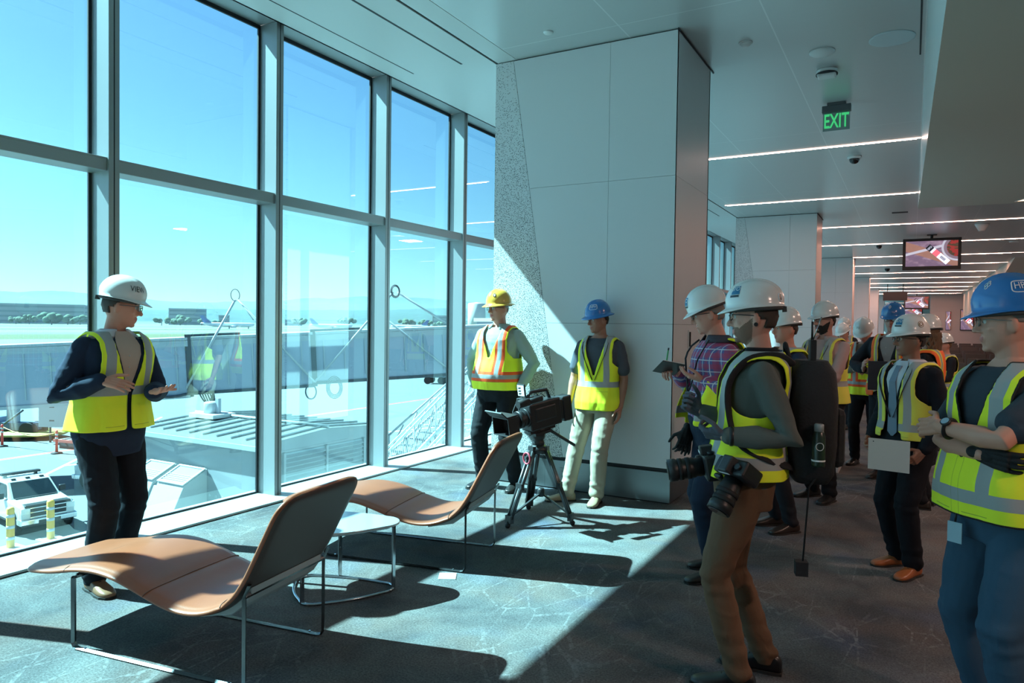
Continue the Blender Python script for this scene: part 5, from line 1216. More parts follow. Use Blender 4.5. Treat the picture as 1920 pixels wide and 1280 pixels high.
        for sg in (-1, 1):
            bm = bmesh.new(); L1 = []; L2 = []
            for j in range(13):
                u = j/12; z = vj-.01+(1.47-vj)*u; hw = .012+.36*u**1.1; wd = .16*sin(pi*min(1, u*1.15+.05))**.7+.02; L1.append(bm.verts.new(tp(sg*(hw-.02), z, .034))); L2.append(bm.verts.new(tp(sg*(hw+wd), z, .036)))
            for j in range(12): bm.faces.new((L1[j], L2[j], L2[j+1], L1[j+1])).smooth = True
            o = obj('lapel', bm, jm, sf); q = o.modifiers.new('s', 'SOLIDIFY'); q.thickness = .004
    if collar is not None:
        bm = bmesh.new(); rows = []
        for j, (z, o_) in enumerate(((1.462, .018), (1.485, .012), (1.508, .004), (1.500, .012), (1.470, .026))):
            row = []
            for k in range(25):
                a = .30+(2*pi-.60)*k/24; dz = -.020*exp(-(min(a, 2*pi-a)/.8)**2)*(j > 3); row.append(bm.verts.new(tp(a, z, o_)+V((0, 0, dz*s))))
            rows.append(row)
        for j in range(4):
            for k in range(24): bm.faces.new((rows[j][k], rows[j][k+1], rows[j+1][k+1], rows[j+1][k])).smooth = True
        o = obj('collar', bm, mat('cloth_%02d%02d%02d' % tuple(int(q*99) for q in collar), collar, .8), t); q = o.modifiers.new('s', 'SOLIDIFY'); q.thickness = .003
    if tie is not None:
        bm = bmesh.new(); L_ = [(1.462, .020), (1.44, .016), (1.35, .022), (1.2, .030), (1.0, .036), (.97, .004)]
        vv = [[bm.verts.new(tp(sg*.01, z, so+.018)+V((sg*hw, 0, 0))*s) for sg in (-1, 1)] for z, hw in L_]
        for j in range(len(vv)-1): bm.faces.new((vv[j][0], vv[j][1], vv[j+1][1], vv[j+1][0]))
        o = obj('tie', bm, mat('tie', tie, .6), t); q = o.modifiers.new('s', 'SOLIDIFY'); q.thickness = .006
    if vest:
        make_vest(t, tp, s, so, vest, x, y, hem_v)
    if lanyard:
        bm = bmesh.new(); z_ = lanyard.get('z', 1.12); of = so+.030; pts = []
        for k in range(9): u = k/8; pts.append(tp(-.62*(1-u)-.03, 1.475-(1.475-z_)*u, of if u > .1 else so+.02))
        p2 = []
        for k in range(9): u = k/8; p2.append(tp(.62*(1-u)+.03, 1.475-(1.475-z_)*u, of if u > .1 else so+.02))
        tube(bm, pts, .006*s, 4, flat=.4); tube(bm, p2, .006*s, 4, flat=.4); ly = obj('lanyard', bm, mat('lanyard_%02d' % int(lanyard['col'][0]*99), lanyard['col'], .7), t)
        if lanyard.get('card'):
            p = tp(0, z_-.05, of+.008); bm = bmesh.new(); bx(bm, -.03*s, .03*s, -.002, .002, -.045*s, .045*s, M=Matrix.Translation(p)); obj('badge', bm, mat('badge_white', (.6, .62, .64), .4), ly)
    # ---------------- hard hat
    if hat: make_hat(t, Mh, s, hat)
    if glasses:
        gm = mat('frame_%02d' % int(glasses[0]*99), glasses, .3); bm = bmesh.new()
        for sg in (-1, 1):
            L_ = [hq(sg*(.032+.0235*cos(q)*(abs(cos(q))**-.25 if abs(cos(q)) > .05 else 1)), .0995-.012*max(0, sg*cos(q)), .003+.0165*sin(q)*(abs(sin(q))**-.25 if abs(sin(q)) > .05 else 1)) for q in [2*pi*k/20 for k in range(20)]]
            tube(bm, L_, .0021*s, 6, closed=True)
            tube(bm, [hq(sg*.056, .088, .012), hq(sg*.077, .06, .012), hq(sg*.084, .0, .008), hq(sg*.082, -.014, .0)], .0021*s, 6)
        tube(bm, [hq(-.010, .101, .006), hq(0, .104, .009), hq(.010, .101, .006)], .002*s, 6); go = obj('glasses', bm, gm, t)
        for sg in (-1, 1):
            bm = bmesh.new(); v = [bm.verts.new(hq(sg*(.032+.022*cos(q)), .099-.012*max(0, sg*cos(q)), .003+.016*sin(q))) for q in [2*pi*k/14 for k in range(14)]]; bm.faces.new(v); obj('lens', bm, M_LENS, go)
    return t, dict(tp=tp, s=s, arms=arms, legs=legs, Mh=Mh, hq=hq, neck=neck, so=so, pel=pel, shl=shl)

def vest_mat(kind):
    name = 'vest_'+kind
    if name in MATS: return MATS[name]
    lime = (.88, .95, .04); yel = (.80, .74, .10); org = (1.0, .16, .03); grey = (.36, .37, .36)
    base_ = {'lime': lime, 'yellow': yel, 'org_lime': lime, 'orange': org, 'lime_black': lime, 'lime_high': lime, 'plain': yel}[kind]
    m = mat(name, base_, .7, spec=.25); g = NT(m); uv = g.n('ShaderNodeUVMap'); uv.uv_map = 'uv'; s_ = g.n('ShaderNodeSeparateXYZ'); g.l(uv.outputs[0], s_.inputs[0]); X, Z = g.math('ABSOLUTE', s_.outputs[0]), s_.outputs[1]
    def rng(v, a, b): return g.math('MULTIPLY', g.math('GREATER_THAN', v, a), g.math('LESS_THAN', v, b))
    if kind in ('org_lime',):
        wide = g.math('MAXIMUM', g.math('MULTIPLY', rng(X, .058, .146), g.math('GREATER_THAN', Z, .99)), rng(Z, .955, 1.045))
        thin = g.math('MAXIMUM', g.math('MULTIPLY', rng(X, .083, .121), g.math('GREATER_THAN', Z, 1.0)), rng(Z, .982, 1.018)); c = g.mix(wide, base_, (1.0, .12, .03)); c = g.mix(thin, c, grey)
    elif kind == 'orange':
        wide = g.math('MULTIPLY', rng(X, .078, .126), g.math('GREATER_THAN', Z, .9)); wide = g.math('MAXIMUM', wide, rng(Z, .98, 1.06)); thin = g.math('MAXIMUM', g.math('MULTIPLY', rng(X, .092, .112), g.math('GREATER_THAN', Z, .9)), rng(Z, 1.0, 1.04))
        c = g.mix(wide, base_, yel); c = g.mix(thin, c, grey)
    else:
        zb = 1.13 if kind == 'lime_high' else .992
        thin = g.math('MAXIMUM', g.math('MULTIPLY', rng(X, .088, .137), g.math('GREATER_THAN', Z, zb+.03)), rng(Z, zb, zb+.05)); c = g.mix(thin, base_, grey)
        if kind == 'lime_black': c = g.mix(g.math('LESS_THAN', Z, .0), c, (.01, .01, .01))
    # seams: placket and pockets
    pk = g.math('MULTIPLY', g.math('LESS_THAN', g.math('ABSOLUTE', g.math('SUBTRACT', Z, .955)), .0016), rng(X, .03, .13)); c = g.mix(g.math('MULTIPLY', pk, .6), c, (.2, .25, .05))
    pk = g.math('LESS_THAN', g.math('ABSOLUTE', g.math('SUBTRACT', X, .017)), .0014); c = g.mix(g.math('MULTIPLY', pk, .4), c, (.2, .25, .05))
    g.l(c, g.b.inputs['Base Color'])
    nzv = g.n('ShaderNodeTexNoise'); nzv.inputs['Scale'].default_value = 420; tc = g.n('ShaderNodeTexCoord'); g.l(tc.outputs['Object'], nzv.inputs['Vector']); bp = g.n('ShaderNodeBump'); bp.inputs['Strength'].default_value = .25; bp.inputs['Distance'].default_value = .002; g.l(nzv.outputs['Fac'], bp.inputs['Height']); g.l(bp.outputs[0], g.b.inputs['Normal'])
    return m
def make_vest(t, tp, s, so, cfg, x, y, hem):
    kind = cfg['kind']; gap = cfg.get('gap', .0); vz = cfg.get('vz', 1.16); off = so+cfg.get('off', .016); NA, NZ = cfg.get('res', (170, 80)); ztop = 1.478
    bm = bmesh.new(); uvl = bm.loops.layers.uv.new('uv'); P = {}; Q = {}
    shw = .162 if not cfg.get('wide') else .175
    for j in range(NZ+1):
        z = hem+(ztop-hem)*j/NZ; cpt = (tp(pi/2, z)+tp(-pi/2, z))/2; ax = (tp(pi/2, z)-tp(-pi/2, z)).normalized()
        for k in range(NA):
            a = 2*pi*k/NA-pi+1e-4; flare = cfg.get('flare', .012)*max(0, 1-(z-hem)/.3)
            q = tp(a, z, off+flare)
            # lateral coordinate in the torso frame
            lx = (q-cpt).dot(ax)/s
            front = abs(a) < pi/2
            keep = True
            if front:
                vn = max(gap*(1 if z > hem+.04 else 1.5), .005+(.078)*smoothstep(vz, 1.44, z)**.8 if z > vz else 0)*cfg.get('vw', 1)
                if abs(lx) < vn: keep = False
            elif z > 1.468 and abs(lx) < .075: keep = False
            if z > 1.20:
                aw = shw+.035*(1-smoothstep(1.20, 1.27, z)); 
                if abs(lx) > aw: keep = False
            if not keep: continue
            wr = .004*noise.noise(V((lx*14+x, z*7, a*1.5+y)))+.0035*noise.noise(V((lx*30, z*12+y, a*3+x)))+.004*(1-smoothstep(.9, 1.15, z))*sin(a*9+x*5)
            d_ = (q-cpt); d_.z = 0; q = q+d_.normalized()*wr*s*cfg.get('wr', 1.0)
            if z > 1.40: q.z += .012*s*smoothstep(1.40, 1.45, z)
            P[j, k] = bm.verts.new(q); Q[j, k] = (lx, z-cfg.get('dz', 0))
    for j in range(NZ):
        for k in range(NA):
            q = [(j, k), (j, (k+1) % NA), (j+1, (k+1) % NA), (j+1, k)]
            if all(c in P for c in q):
                f = bm.faces.new([P[c] for c in q]); f.smooth = True
                for l, c in zip(f.loops, q): l[uvl].uv = Q[c]
    for _ in range(6):      # even out cut edges
        new = {}
        for v in bm.verts:
            be = [e for e in v.link_edges if e.is_boundary]
            if len(be) == 2: new[v] = v.co*.5+(be[0].other_vert(v).co+be[1].other_vert(v).co)*.25
        for v, c in new.items(): v.co = c
    for v in [v for v in bm.verts if not v.link_faces]: bm.verts.remove(v)
    edge = [[l for l in ()]]
    # bound edges as a thin piping
    if cfg.get('trim'):
        bnd = [e for e in bm.edges if e.is_boundary]; segs = [(e.verts[0].co.copy(), e.verts[1].co.copy()) for e in bnd]
    o = obj('safety_vest', bm, [vest_mat(kind)], t); q = o.modifiers.new('s', 'SOLIDIFY'); q.thickness = .004; q.offset = 1
    if cfg.get('trim'):
        b2 = bmesh.new()
        for a, b in segs:
            if (a-b).length > 1e-5: tube(b2, [a, b], .0055*s, 5)
        obj('edge_binding', b2, mat('binding_black', (.012, .012, .012), .7), o)
    return o
HATC = {'white': (.72, .70, .68), 'blue': (.02, .16, .46), 'yellow': (.75, .42, .06)}
def make_hat(t, Mh, s, cfg):
    col = cfg['col']; full = cfg.get('full', False); tilt = radians(cfg.get('tilt', -5)); Mt = Mh @ Matrix.Translation((0, -.006, .050)) @ Matrix.Rotation(tilt, 4, 'X')
    hm = mat('hardhat_'+col, HATC[col], .24, spec=.5, coat=.5); rx, ry, rz = .108, .122, cfg.get('h', .128)
    def hp_(a, u, off=0.0):
        """u 0 top .. 1 rim, beyond 1 the brim; a=0 front"""
        if u <= 1:
            th = u*pi/2; r = sin(th)**.92; z = cos(th)**.86*rz if cos(th) > 1e-6 else 0; X = rx*r*sin(a); Y_ = ry*r*cos(a); n_ = V((X/rx**2, Y_/ry**2, z/rz**2)).normalized(); rid = 0
            if abs(X) < .024: rid = .006*(1-(abs(X)/.024)**2)**.5*smoothstep(1.0, .8, u)
            return V((X, Y_, z))+n_*(off+rid)
        k = u-1; fr_ = max(0, cos(a)); L = (.032 if full else .006+.036*fr_**2.2)+(.012*fr_**2 if full else 0); X = (rx+L*k)*sin(a); Y_ = (ry+L*k)*cos(a)
        return V((X, Y_, -.020*k*(fr_**2 if not full else .6+.3*fr_)+off*0-.006*k))
    bm = bmesh.new(); NA = 56; us = [.0001]+[i/16 for i in range(1, 17)]+[1.25, 1.6, 2.0]; R_ = [[bm.verts.new(Mt @ hp_(2*pi*k/NA, u)) for k in range(NA)] for u in us]
    for i in range(len(us)-1):
        for k in range(NA): bm.faces.new((R_[i][k], R_[i][(k+1) % NA], R_[i+1][(k+1) % NA], R_[i+1][k])).smooth = True
    bm.faces.new(R_[0]); ho = obj('hard_hat', bm, hm, t); q = ho.modifiers.new('s', 'SOLIDIFY'); q.thickness = .004*s; q.offset = 0
    bm = bmesh.new(); tube(bm, [Mt @ (hp_(2*pi*k/40, .93)*.0+V((rx*.93*sin(2*pi*k/40), ry*.93*cos(2*pi*k/40), -.012))) for k in range(40)], .010*s, 6, closed=True, flat=1); obj('suspension_band', bm, mat('band_dark', (.05, .05, .05), .7), ho)
    bm = bmesh.new(); bx(bm, -.03, .03, -.012, .004, -.012, .012, M=Mt @ Matrix.Translation((0, -ry*.98, -.02))); obj('ratchet', bm, mat('band_dark', (.05, .05, .05)), ho)
    def patch(a0, u0, wa, wu, mt, name, off=.0016, sh=0, n=6, ring=0):
        bm = bmesh.new(); g_ = []
        for i in range(n+1):
            g_.append([bm.verts.new(Mt @ hp_(a0+wa*(k/n-.5)+sh*wu*(i/n-.5), u0+wu*(i/n-.5), off+.002)) for k in range(n+1)])
        for i in range(n):
            for k in range(n): bm.faces.new((g_[i][k], g_[i][k+1], g_[i+1][k+1], g_[i+1][k])).smooth = True
        return obj(name, bm, mt, ho)
    def oval(a0, u0, ra, ru, mt, name, wd=.0016, off=.003, n=28):
        bm = bmesh.new(); tube(bm, [Mt @ hp_(a0+ra*cos(q_), u0+ru*sin(q_), off) for q_ in [2*pi*k/n for k in range(n)]], wd*s, 5, closed=True); return obj(name, bm, mt, ho)
    def word(txt, a0, u0, size, mt, off=.0045, rr=.12, bold=0.0):
        me = text_mesh(txt, size, 0, bold)
        for v in me.vertices: v.co = Mt @ hp_(a0-v.co.x/rr, u0-v.co.y/.165, off)
        return mobj('lettering', me, mt, ho)
    W_ = mat('decal_white', (.75, .76, .78), .4); B_ = mat('decal_blue', (.02, .16, .32), .4); K_ = mat('decal_dark', (.03, .035, .04), .4); G_ = mat('decal_gold', (.30, .16, .06), .4)
    for d_ in cfg.get('decals', ()):
        k = d_[0]
        if k == 'word': word(d_[1], radians(d_[2]), d_[3], d_[4], {'w': W_, 'k': K_, 'b': B_}[d_[5]], bold=d_[6] if len(d_) > 6 else 0)
        elif k == 'blue':
            patch(radians(d_[1]), d_[2], .44, .25, B_, 'sticker', sh=d_[3] if len(d_) > 3 else 0); word(d_[4] if len(d_) > 4 else 'SFO', radians(d_[1]), d_[2]-.02, .030, W_, .0052)
            patch(radians(d_[1]), d_[2]+.17, .44, .055, K_, 'sticker_band', sh=d_[3] if len(d_) > 3 else 0)
        elif k == 'oval': patch(radians(d_[1]), d_[2], .20, .13, W_, 'sticker'); oval(radians(d_[1]), d_[2], .17, .11, G_, 'oval_rim', .002); oval(radians(d_[1]), d_[2], .09, .05, G_, 'oval_mark', .003)
        elif k == 'box':
            a0, u0 = radians(d_[1]), d_[2]; L_ = []
            for q_ in [2*pi*kk/32 for kk in range(32)]: L_.append(Mt @ hp_(a0+.36*cos(q_)*(abs(cos(q_))**-.6 if abs(cos(q_)) > .03 else 1), u0+.13*sin(q_)*(abs(sin(q_))**-.6 if abs(sin(q_)) > .03 else 1), .002))
            bm = bmesh.new(); tube(bm, L_, .0022*s, 5, closed=True); obj('logo_frame', bm, W_, ho); word(d_[3], a0, u0, .036, W_, bold=.0)
        elif k == 'rings':
            for da, du in ((-.07, 0), (.07, 0), (0, -.06), (0, .06)): oval(radians(d_[1])+da, d_[2]+du, .055, .042, W_, 'logo_ring', .0016)
        elif k == 'round': patch(radians(d_[1]), d_[2], .16, .13, W_ if len(d_) < 4 else K_, 'sticker'); oval(radians(d_[1]), d_[2], .10, .085, K_ if len(d_) < 4 else W_, 'round_mark', .003)
    return ho
# ---------------------------------------------------------------- the people of the photograph
m = mat('plaid_shirt', (.3, .1, .2), .85); g = NT(m); tc = g.n('ShaderNodeTexCoord'); s_ = g.n('ShaderNodeSeparateXYZ'); g.l(tc.outputs['Object'], s_.inputs[0])
def pl(v, per, w, off=0): return g.math('LESS_THAN', g.math('FLOORED_MODULO', g.math('ADD', v, 10+off), per), w)
c = g.mix(g.math('MULTIPLY', pl(s_.outputs[2], .07, .030), .6), (.10, .10, .26), (.42, .05, .10)); c = g.mix(g.math('MULTIPLY', pl(s_.outputs[0], .05, .022), .6), c, (.40, .05, .10)); c = g.mix(g.math('MULTIPLY', g.math('MAXIMUM', pl(s_.outputs[2], .07, .006, .02), pl(s_.outputs[0], .05, .005, .015)), .8), c, (.6, .58, .62)); g.l(c, g.b.inputs['Base Color'])
M_PLAID = m
SK = (.62, .27, .19)
GREY = (.16, .15, .14)
# the speaker by the window
P1, I1 = person('man in white VIEW hard hat, navy suit and lime vest speaking by the window', -4.19, 2.53, 2, H=1.79, w=1.02, skin=(.66, .29, .2), head_yaw=47, head_pitch=-8, lean=(0, .05), feet=((-.10, -.07, -5), (.11, .03, 8)),
    wrists=((-.03, .35, 1.155), (.17, .20, 1.225)), poles=((-.7, -.6, -.6), (.5, -.7, -.7)), vox=.0052, hvox=.0028,
    hands=(dict(d=(.05, .95, .10), n=(.10, -.15, 1), curl=.22, spread=1.5, thumb=(.9, -.1)), dict(d=(-.50, .84, -.22), n=(-.55, -.25, -.75), curl=.16, thumb=(.9, -.25))),
    hair=(.07, .055, .045), trousers=(.010, .012, .018), trouser_w=1.12, shoes=(.25, .12, .06), shirt=(.50, .38, .32), sleeves='cap', jacket=(.018, .028, .055), collar=(.62, .62, .66),
    vest=dict(kind='lime_high', vz=1.10, gap=.003, off=.020, flare=.02), hem_v=.93, hat=dict(col='white', tilt=-2, decals=[('word', 'VIEW', 42, .72, .042, 'k')]), glasses=(.10, .10, .11))
# paper pinned to the back of his vest
a = I1['tp'](pi, 1.12, .052); b = I1['tp'](pi, 1.32, .050); bm = bmesh.new(); q = [bm.verts.new(a+V((dx, 0, 0))) for dx in (-.10, .10)]+[bm.verts.new(b+V((dx, 0, 0))) for dx in (.10, -.10)]; f = bm.faces.new(q); bmesh.ops.solidify(bm, geom=[f], thickness=.002); obj('back_label', bm, mat('paper_white', (.62, .62, .60), .7), P1)
# yellow hat, hands in pockets
P2, I2 = person('man in yellow full brim hard hat and orange striped vest with hands in pockets', -3.50, 5.98, -92, H=1.865, w=1.08, skin=(.60, .28, .2), head_yaw=-20, feet=((-.17, -.04, -10), (.15, .02, 12)), belly=.075,
    wrists=((-.25, .06, .93), (.25, .06, .93)), poles=((-1, -.7, 0), (1, -.7, 0)), hands=(dict(hide=1), dict(hide=1)), hair=(.35, .34, .33), hair_kind='cropped', trousers=(.012, .013, .016), trouser_w=1.15, shoes=(.015, .013, .012),
    shirt=(.36, .44, .40), collar=(.36, .44, .40), vest=dict(kind='org_lime', vz=1.20, dz=.035, off=.018), hem_v=.915, hat=dict(col='yellow', full=True, decals=[('round', -35, .62)]), glasses=(.03, .03, .03), vox=.0062)
# blue hat leaning on the column
P3, I3 = person('man in blue full brim hard hat leaning on the column in khaki trousers', -2.47, 6.055, -88, H=1.765, w=1.0, skin=(.38, .17, .11), head_yaw=-34, head_pitch=-6, lean=(0, -.02), feet=((-.03, .13, -5), (.24, .17, 52)), hip=(.02, -.01),
    wrists=((-.20, .03, .86), (.275, .07, .87)), poles=((-.5, -1, 0), (.6, -1, 0)), hair=(.02, .015, .012), trousers=(.38, .32, .24), trouser_w=1.12, shoes=(.30, .22, .14), shirt=(.075, .082, .10), sleeves='short',
    vest=dict(kind='lime', vz=1.14, dz=.045, off=.020, flare=.02), hem_v=.83, lanyard=dict(col=(.015, .015, .02), z=1.10), hat=dict(col='blue', full=True, decals=[('box', -38, .62, 'HPH'), ('rings', 18, .55)]), vox=.0058)
# plaid shirt, notebook
P4, I4 = person('man in plaid shirt and open lime vest writing in a black notebook', -1.07, 4.64, -146, H=1.80, w=1.06, skin=(.58, .27, .20), head_yaw=-12, head_pitch=-13, lean=(0, .03), belly=.05, feet=((-.11, .05, -12), (.10, -.06, 8)),
    wrists=((-.12, .15, 1.235), (.12, .25, 1.285)), poles=((-.8, -.8, -.7), (.8, -.8, -.7)), hands=(dict(d=(.25, .90, .22), n=(.2, -.2, 1), curl=.35, thumb=(.9, .5)), dict(d=(-.55, .65, -.05), n=(-.3, .1, -1), curl=.75)), vox=.0055, hvox=.003,
    hair=(.20, .18, .16), trousers=(.015, .024, .045), trouser_w=1.15, shoes=(.012, .011, .011), shirt=M_PLAID, collar=(.05, .05, .07), vest=dict(kind='lime', vz=.90, gap=.125, off=.028, flare=.06, wr=2, vw=1.35), hem_v=.92,
    hat=dict(col='white', tilt=-8, decals=[('blue', -6, .68, 0)]), glasses=(.03, .03, .035), lanyard=dict(col=(.02, .02, .03), z=1.15))
# the photographer in front
P5, I5 = person('bearded photographer in white hard hat, olive shirt and brown trousers, nearest group member', -.65, 3.32, -163, H=1.757, w=.98, skin=(.55, .28, .21), head_yaw=-5, head_pitch=0, lean=(0, -.05), hip=(0, .0), hipz=-.002, feet=((-.12, .02, 4), (.10, -.12, 14)),
    wrists=((-.20, .10, 1.13), (-.06, .20, 1.215)), poles=((-.12, -1, -.5), (.2, -.8, -.6)), gloves=(.09, .095, .12), hands=(dict(d=(.35, .80, .02), n=(.5, -.3, .75), curl=.85), dict(d=(-.30, .70, .45), n=(-.6, -.5, .2), curl=1.05)), vox=.0048, hvox=.0028,
    hair=(.045, .03, .022), beard=(.22, .115, .08), trousers=(.15, .085, .05), trouser_w=.98, shoes=(.010, .010, .011), shirt=(.105, .115, .105), collar=(.012, .012, .013), vest=dict(kind='lime', vz=1.0, gap=.03, off=.022, flare=.03, res=(220, 110)), hem_v=.945,
    hat=dict(col='white', tilt=-4, h=.118, decals=[('blue', -42, .60, -.25), ('round', -150, .86, 1)]), glasses=(.02, .025, .03))
# ear plug, straps over the vest
hq = I5['hq']; bm = bmesh.new(); cyl(bm, hq(-.083, -.010, -.030), .009, .008, 14, axis=hq(-1, 0, 0)-hq(0, 0, 0)); obj('earring', bm, M_BLK, P5)
P6, I6 = person('black bearded man in white hard hat, pink shirt and yellow vest with lanyard', -.70, 7.22, -120, H=1.785, w=1.03, skin=(.50, .24, .18), head_yaw=-14, feet=((-.10, .03, -10), (.12, -.03, 15)),
    wrists=((-.02, .30, 1.03), (.06, .28, 1.0)), poles=((-1, -.5, -.6), (1, -.5, -.6)), hands=(dict(d=(.75, .5, -.2), n=(.1, -.8, -.2), curl=.5), dict(d=(-.8, .5, -.1), n=(-.1, -.8, 0), curl=.4)), vox=.0068, hair=(.02, .016, .013), beard=(.015, .012, .010),
    trousers=(.014, .014, .017), trouser_w=1.1, shoes=(.012, .011, .01), shirt=(.50, .33, .31), collar=(.50, .33, .31), vest=dict(kind='plain', vz=1.12, off=.02, dz=.06), hem_v=.90, lanyard=dict(col=(.012, .012, .014), z=1.18), hat=dict(col='white'), glasses=(.02, .02, .02))
P7, I7 = person('person mostly hidden behind the photographer, only hat rim and vest shoulder showing', -.86, 5.98, -140, H=1.70, w=1.0, skin=SK, vox=.009, hvox=.005, shirt=(.03, .04, .07), vest=dict(kind='lime', off=.02, res=(120, 60)), hat=dict(col='white'), simple=True)
P8, I8 = person('man in white hard hat and orange-edged lime vest looking down at his notes', -.45, 9.32, -100, H=1.70, w=.98, skin=(.5, .24, .17), head_pitch=-32, head_yaw=-6, lean=(0, .05), wrists=((-.04, .27, 1.16), (.08, .24, 1.17)), poles=((-1, -.4, -.6), (1, -.4, -.6)), hands=(dict(d=(.6, .6, .2), n=(0, -.3, 1), curl=.5), dict(d=(-.6, .5, 0), n=(0, 0, -1), curl=.7)),
    vox=.009, hvox=.005, hair=(.2, .14, .09), shirt=(.16, .15, .12), trousers=(.012, .012, .016), vest=dict(kind='org_lime', off=.022, flare=.02, wr=2.2, res=(130, 60)), hem_v=.86, hat=dict(col='white', decals=[('word', 'SFO', 10, .62, .03, 'k')]), simple=True)
P9, I9 = person('tall man in blue hard hat, dark jacket and orange vest holding a dark folder', -.17, 8.62, -108, H=1.82, w=1.12, skin=(.5, .25, .19), head_yaw=4, head_pitch=-4, wrists=((-.12, .26, 1.10), (.20, .24, 1.12)), poles=((-1, -.4, -.6), (1, -.4, -.6)), hands=(dict(d=(.5, .5, .3), n=(.3, -.6, .3), curl=.5), dict(d=(-.2, .5, .5), n=(-.6, -.3, 0), curl=.5)),
    vox=.009, hvox=.005, hair=(.12, .1, .09), shirt=(.3, .3, .3), sleeves='cap', jacket=(.02, .021, .028), trousers=(.012, .012, .014), vest=dict(kind='orange', off=.018, gap=.08, vz=.95, res=(130, 60)), hem_v=.86, hat=dict(col='blue', decals=[('rings', 0, .55)]), glasses=(.05, .05, .06), simple=True)
P10, I10 = person('man in white hard hat and black suit with blue tie holding a sheet of paper', .0, 5.37, -133, H=1.635, w=.99, skin=(.30, .15, .10), head_yaw=-18, head_pitch=2, feet=((-.10, .04, -14), (.12, -.05, 10)), wrists=((-.21, .10, .89), (.20, .14, .92)), poles=((-.5, -1, 0), (.6, -1, 0)),
    hands=(dict(d=(.1, .55, -.5), n=(.9, 0, 0), curl=.8), dict(d=(-.3, .6, -.5), n=(-.8, .2, 0), curl=.5)), vox=.006, hvox=.0034, hair=(.02, .016, .014), beard=None, trousers=(.008, .009, .013), trouser_w=1.1, shoes=(.34, .10, .03), shirt=(.55, .58, .64), sleeves='cap', jacket=(.010, .011, .015), collar=(.58, .60, .66), tie=(.16, .22, .30),
    vest=dict(kind='plain', vz=.98, gap=.055, off=.02, dz=.02), hem_v=.955, lanyard=dict(col=(.015, .015, .02), z=1.10), hat=dict(col='white', tilt=-3, decals=[('blue', -22, .62, -.2), ('oval', -98, .72)]), glasses=(.03, .03, .035))
P11, I11 = person('person with long curly brown hair in white hard hat and orange vest turned away', .13, 7.42, 170, H=1.675, w=.95, skin=(.5, .25, .19), vox=.008, hvox=.005, hair=(.13, .07, .035), hair_kind='long', shirt=(.012, .012, .015), trousers=(.012, .012, .016), vest=dict(kind='orange', off=.02, res=(130, 60)), hat=dict(col='white'), wrists=((-.2, .25, 1.05), (.12, .28, 1.08)), simple=True)
P12, I12 = person('short person in white hard hat and yellow vest farthest right by the seats', .40, 11.15, -150, H=1.50, w=.95, vox=.010, hvox=.006, hair=(.16, .09, .04), shirt=(.02, .02, .025), trousers=(.02, .02, .03), vest=dict(kind='plain', off=.02, res=(110, 50)), hat=dict(col='white'), wrists=((-.1, .30, 1.1), (.12, .30, 1.1)), simple=True)
P13, I13 = person('grey bearded man in blue HPH hard hat with arms crossed at the right edge', .34, 3.33, -144, H=1.74, w=1.10, skin=(.58, .28, .20), head_yaw=-32, head_pitch=0, feet=((-.13, .03, -8), (.14, -.05, 12)), belly=.045,
    wrists=((.045, .265, 1.235), (-.095, .20, 1.15)), poles=((-1, .35, -.45), (1, .2, -.55)), hands=(dict(d=(.85, .1, -.15), n=(-.1, -1, -.2), curl=.5), dict(d=(-.75, -.25, -.12), n=(.2, -1, .1), curl=.45, glove=(.012, .012, .014), k=1.08)), vox=.0048, hvox=.0028,
    hair=(.22, .20, .18), hair_kind='cropped', trousers=(.045, .095, .15), trouser_w=1.18, shoes=(.05, .035, .025), shirt=(.045, .055, .070), sleeves='short', vest=dict(kind='lime', vz=1.12, dz=-.035, off=.024, flare=.03, trim=True, res=(240, 120)), hem_v=.905,
    hat=dict(col='blue', tilt=-4, h=.138, decals=[('rings', -38, .52), ('box', -108, .60, 'HPH')]), glasses=(.25, .22, .2))
P14, I14 = person('farthest person in white hard hat beyond the man looking at his notes', -1.08, 14.3, -95, H=1.74, vox=.012, hvox=.008, shirt=(.03, .03, .04), vest=dict(kind='plain', off=.02, res=(90, 40)), hat=dict(col='white'), simple=True)
P15, I15 = person('dark haired person in white hard hat directly behind the man looking at notes', -.93, 12.6, -120, H=1.64, head_pitch=-20, vox=.012, hvox=.008, hair=(.015, .012, .01), shirt=(.03, .03, .04), vest=dict(kind='plain', off=.02, res=(90, 40)), hat=dict(col='white'), simple=True)

# ---------------------------------------------------------------- things they hold or carry
def to_world(P, p): bpy.context.view_layer.update; return Matrix.Translation(P.location) @ P.rotation_euler.to_matrix().to_4x4() @ V(p)
def held(name, label, cat, P, p, rx=0, ry=0, rz=0):
    t = thing(name, label, cat, to_world(P, p)); t.rotation_euler = (P.rotation_euler.to_matrix() @ (Matrix.Rotation(rz, 3, 'Z') @ Matrix.Rotation(rx, 3, 'X') @ Matrix.Rotation(ry, 3, 'Y'))).to_euler(); return t
def bend(name, bm, mt, P, bev=0): return obj(name, bm, mt, P, bevel=bev)
M_PAGE = mat('page_white', (.60, .58, .55), .8)
t = held('notebook', 'open black notebook held flat by the man in the plaid shirt', 'notebook', P4, (.01, .335, 1.335), rx=radians(10), ry=radians(24))
bm = bmesh.new(); bx(bm, -.10, .10, -.075, .075, -.004, .0); obj('cover', bm, M_BLK, t, bevel=.002)
bm = bmesh.new(); bx(bm, -.095, -.003, -.07, .07, .0, .006); bx(bm, .003, .095, -.07, .07, .0, .004); obj('pages', bm, M_PAGE, t)
bm = bmesh.new(); tube(bm, [(-.06, -.075, 0), (-.07, -.12, -.08), (-.05, -.10, -.14)], .0018, 5); obj('elastic_cord', bm, M_BLK, t)
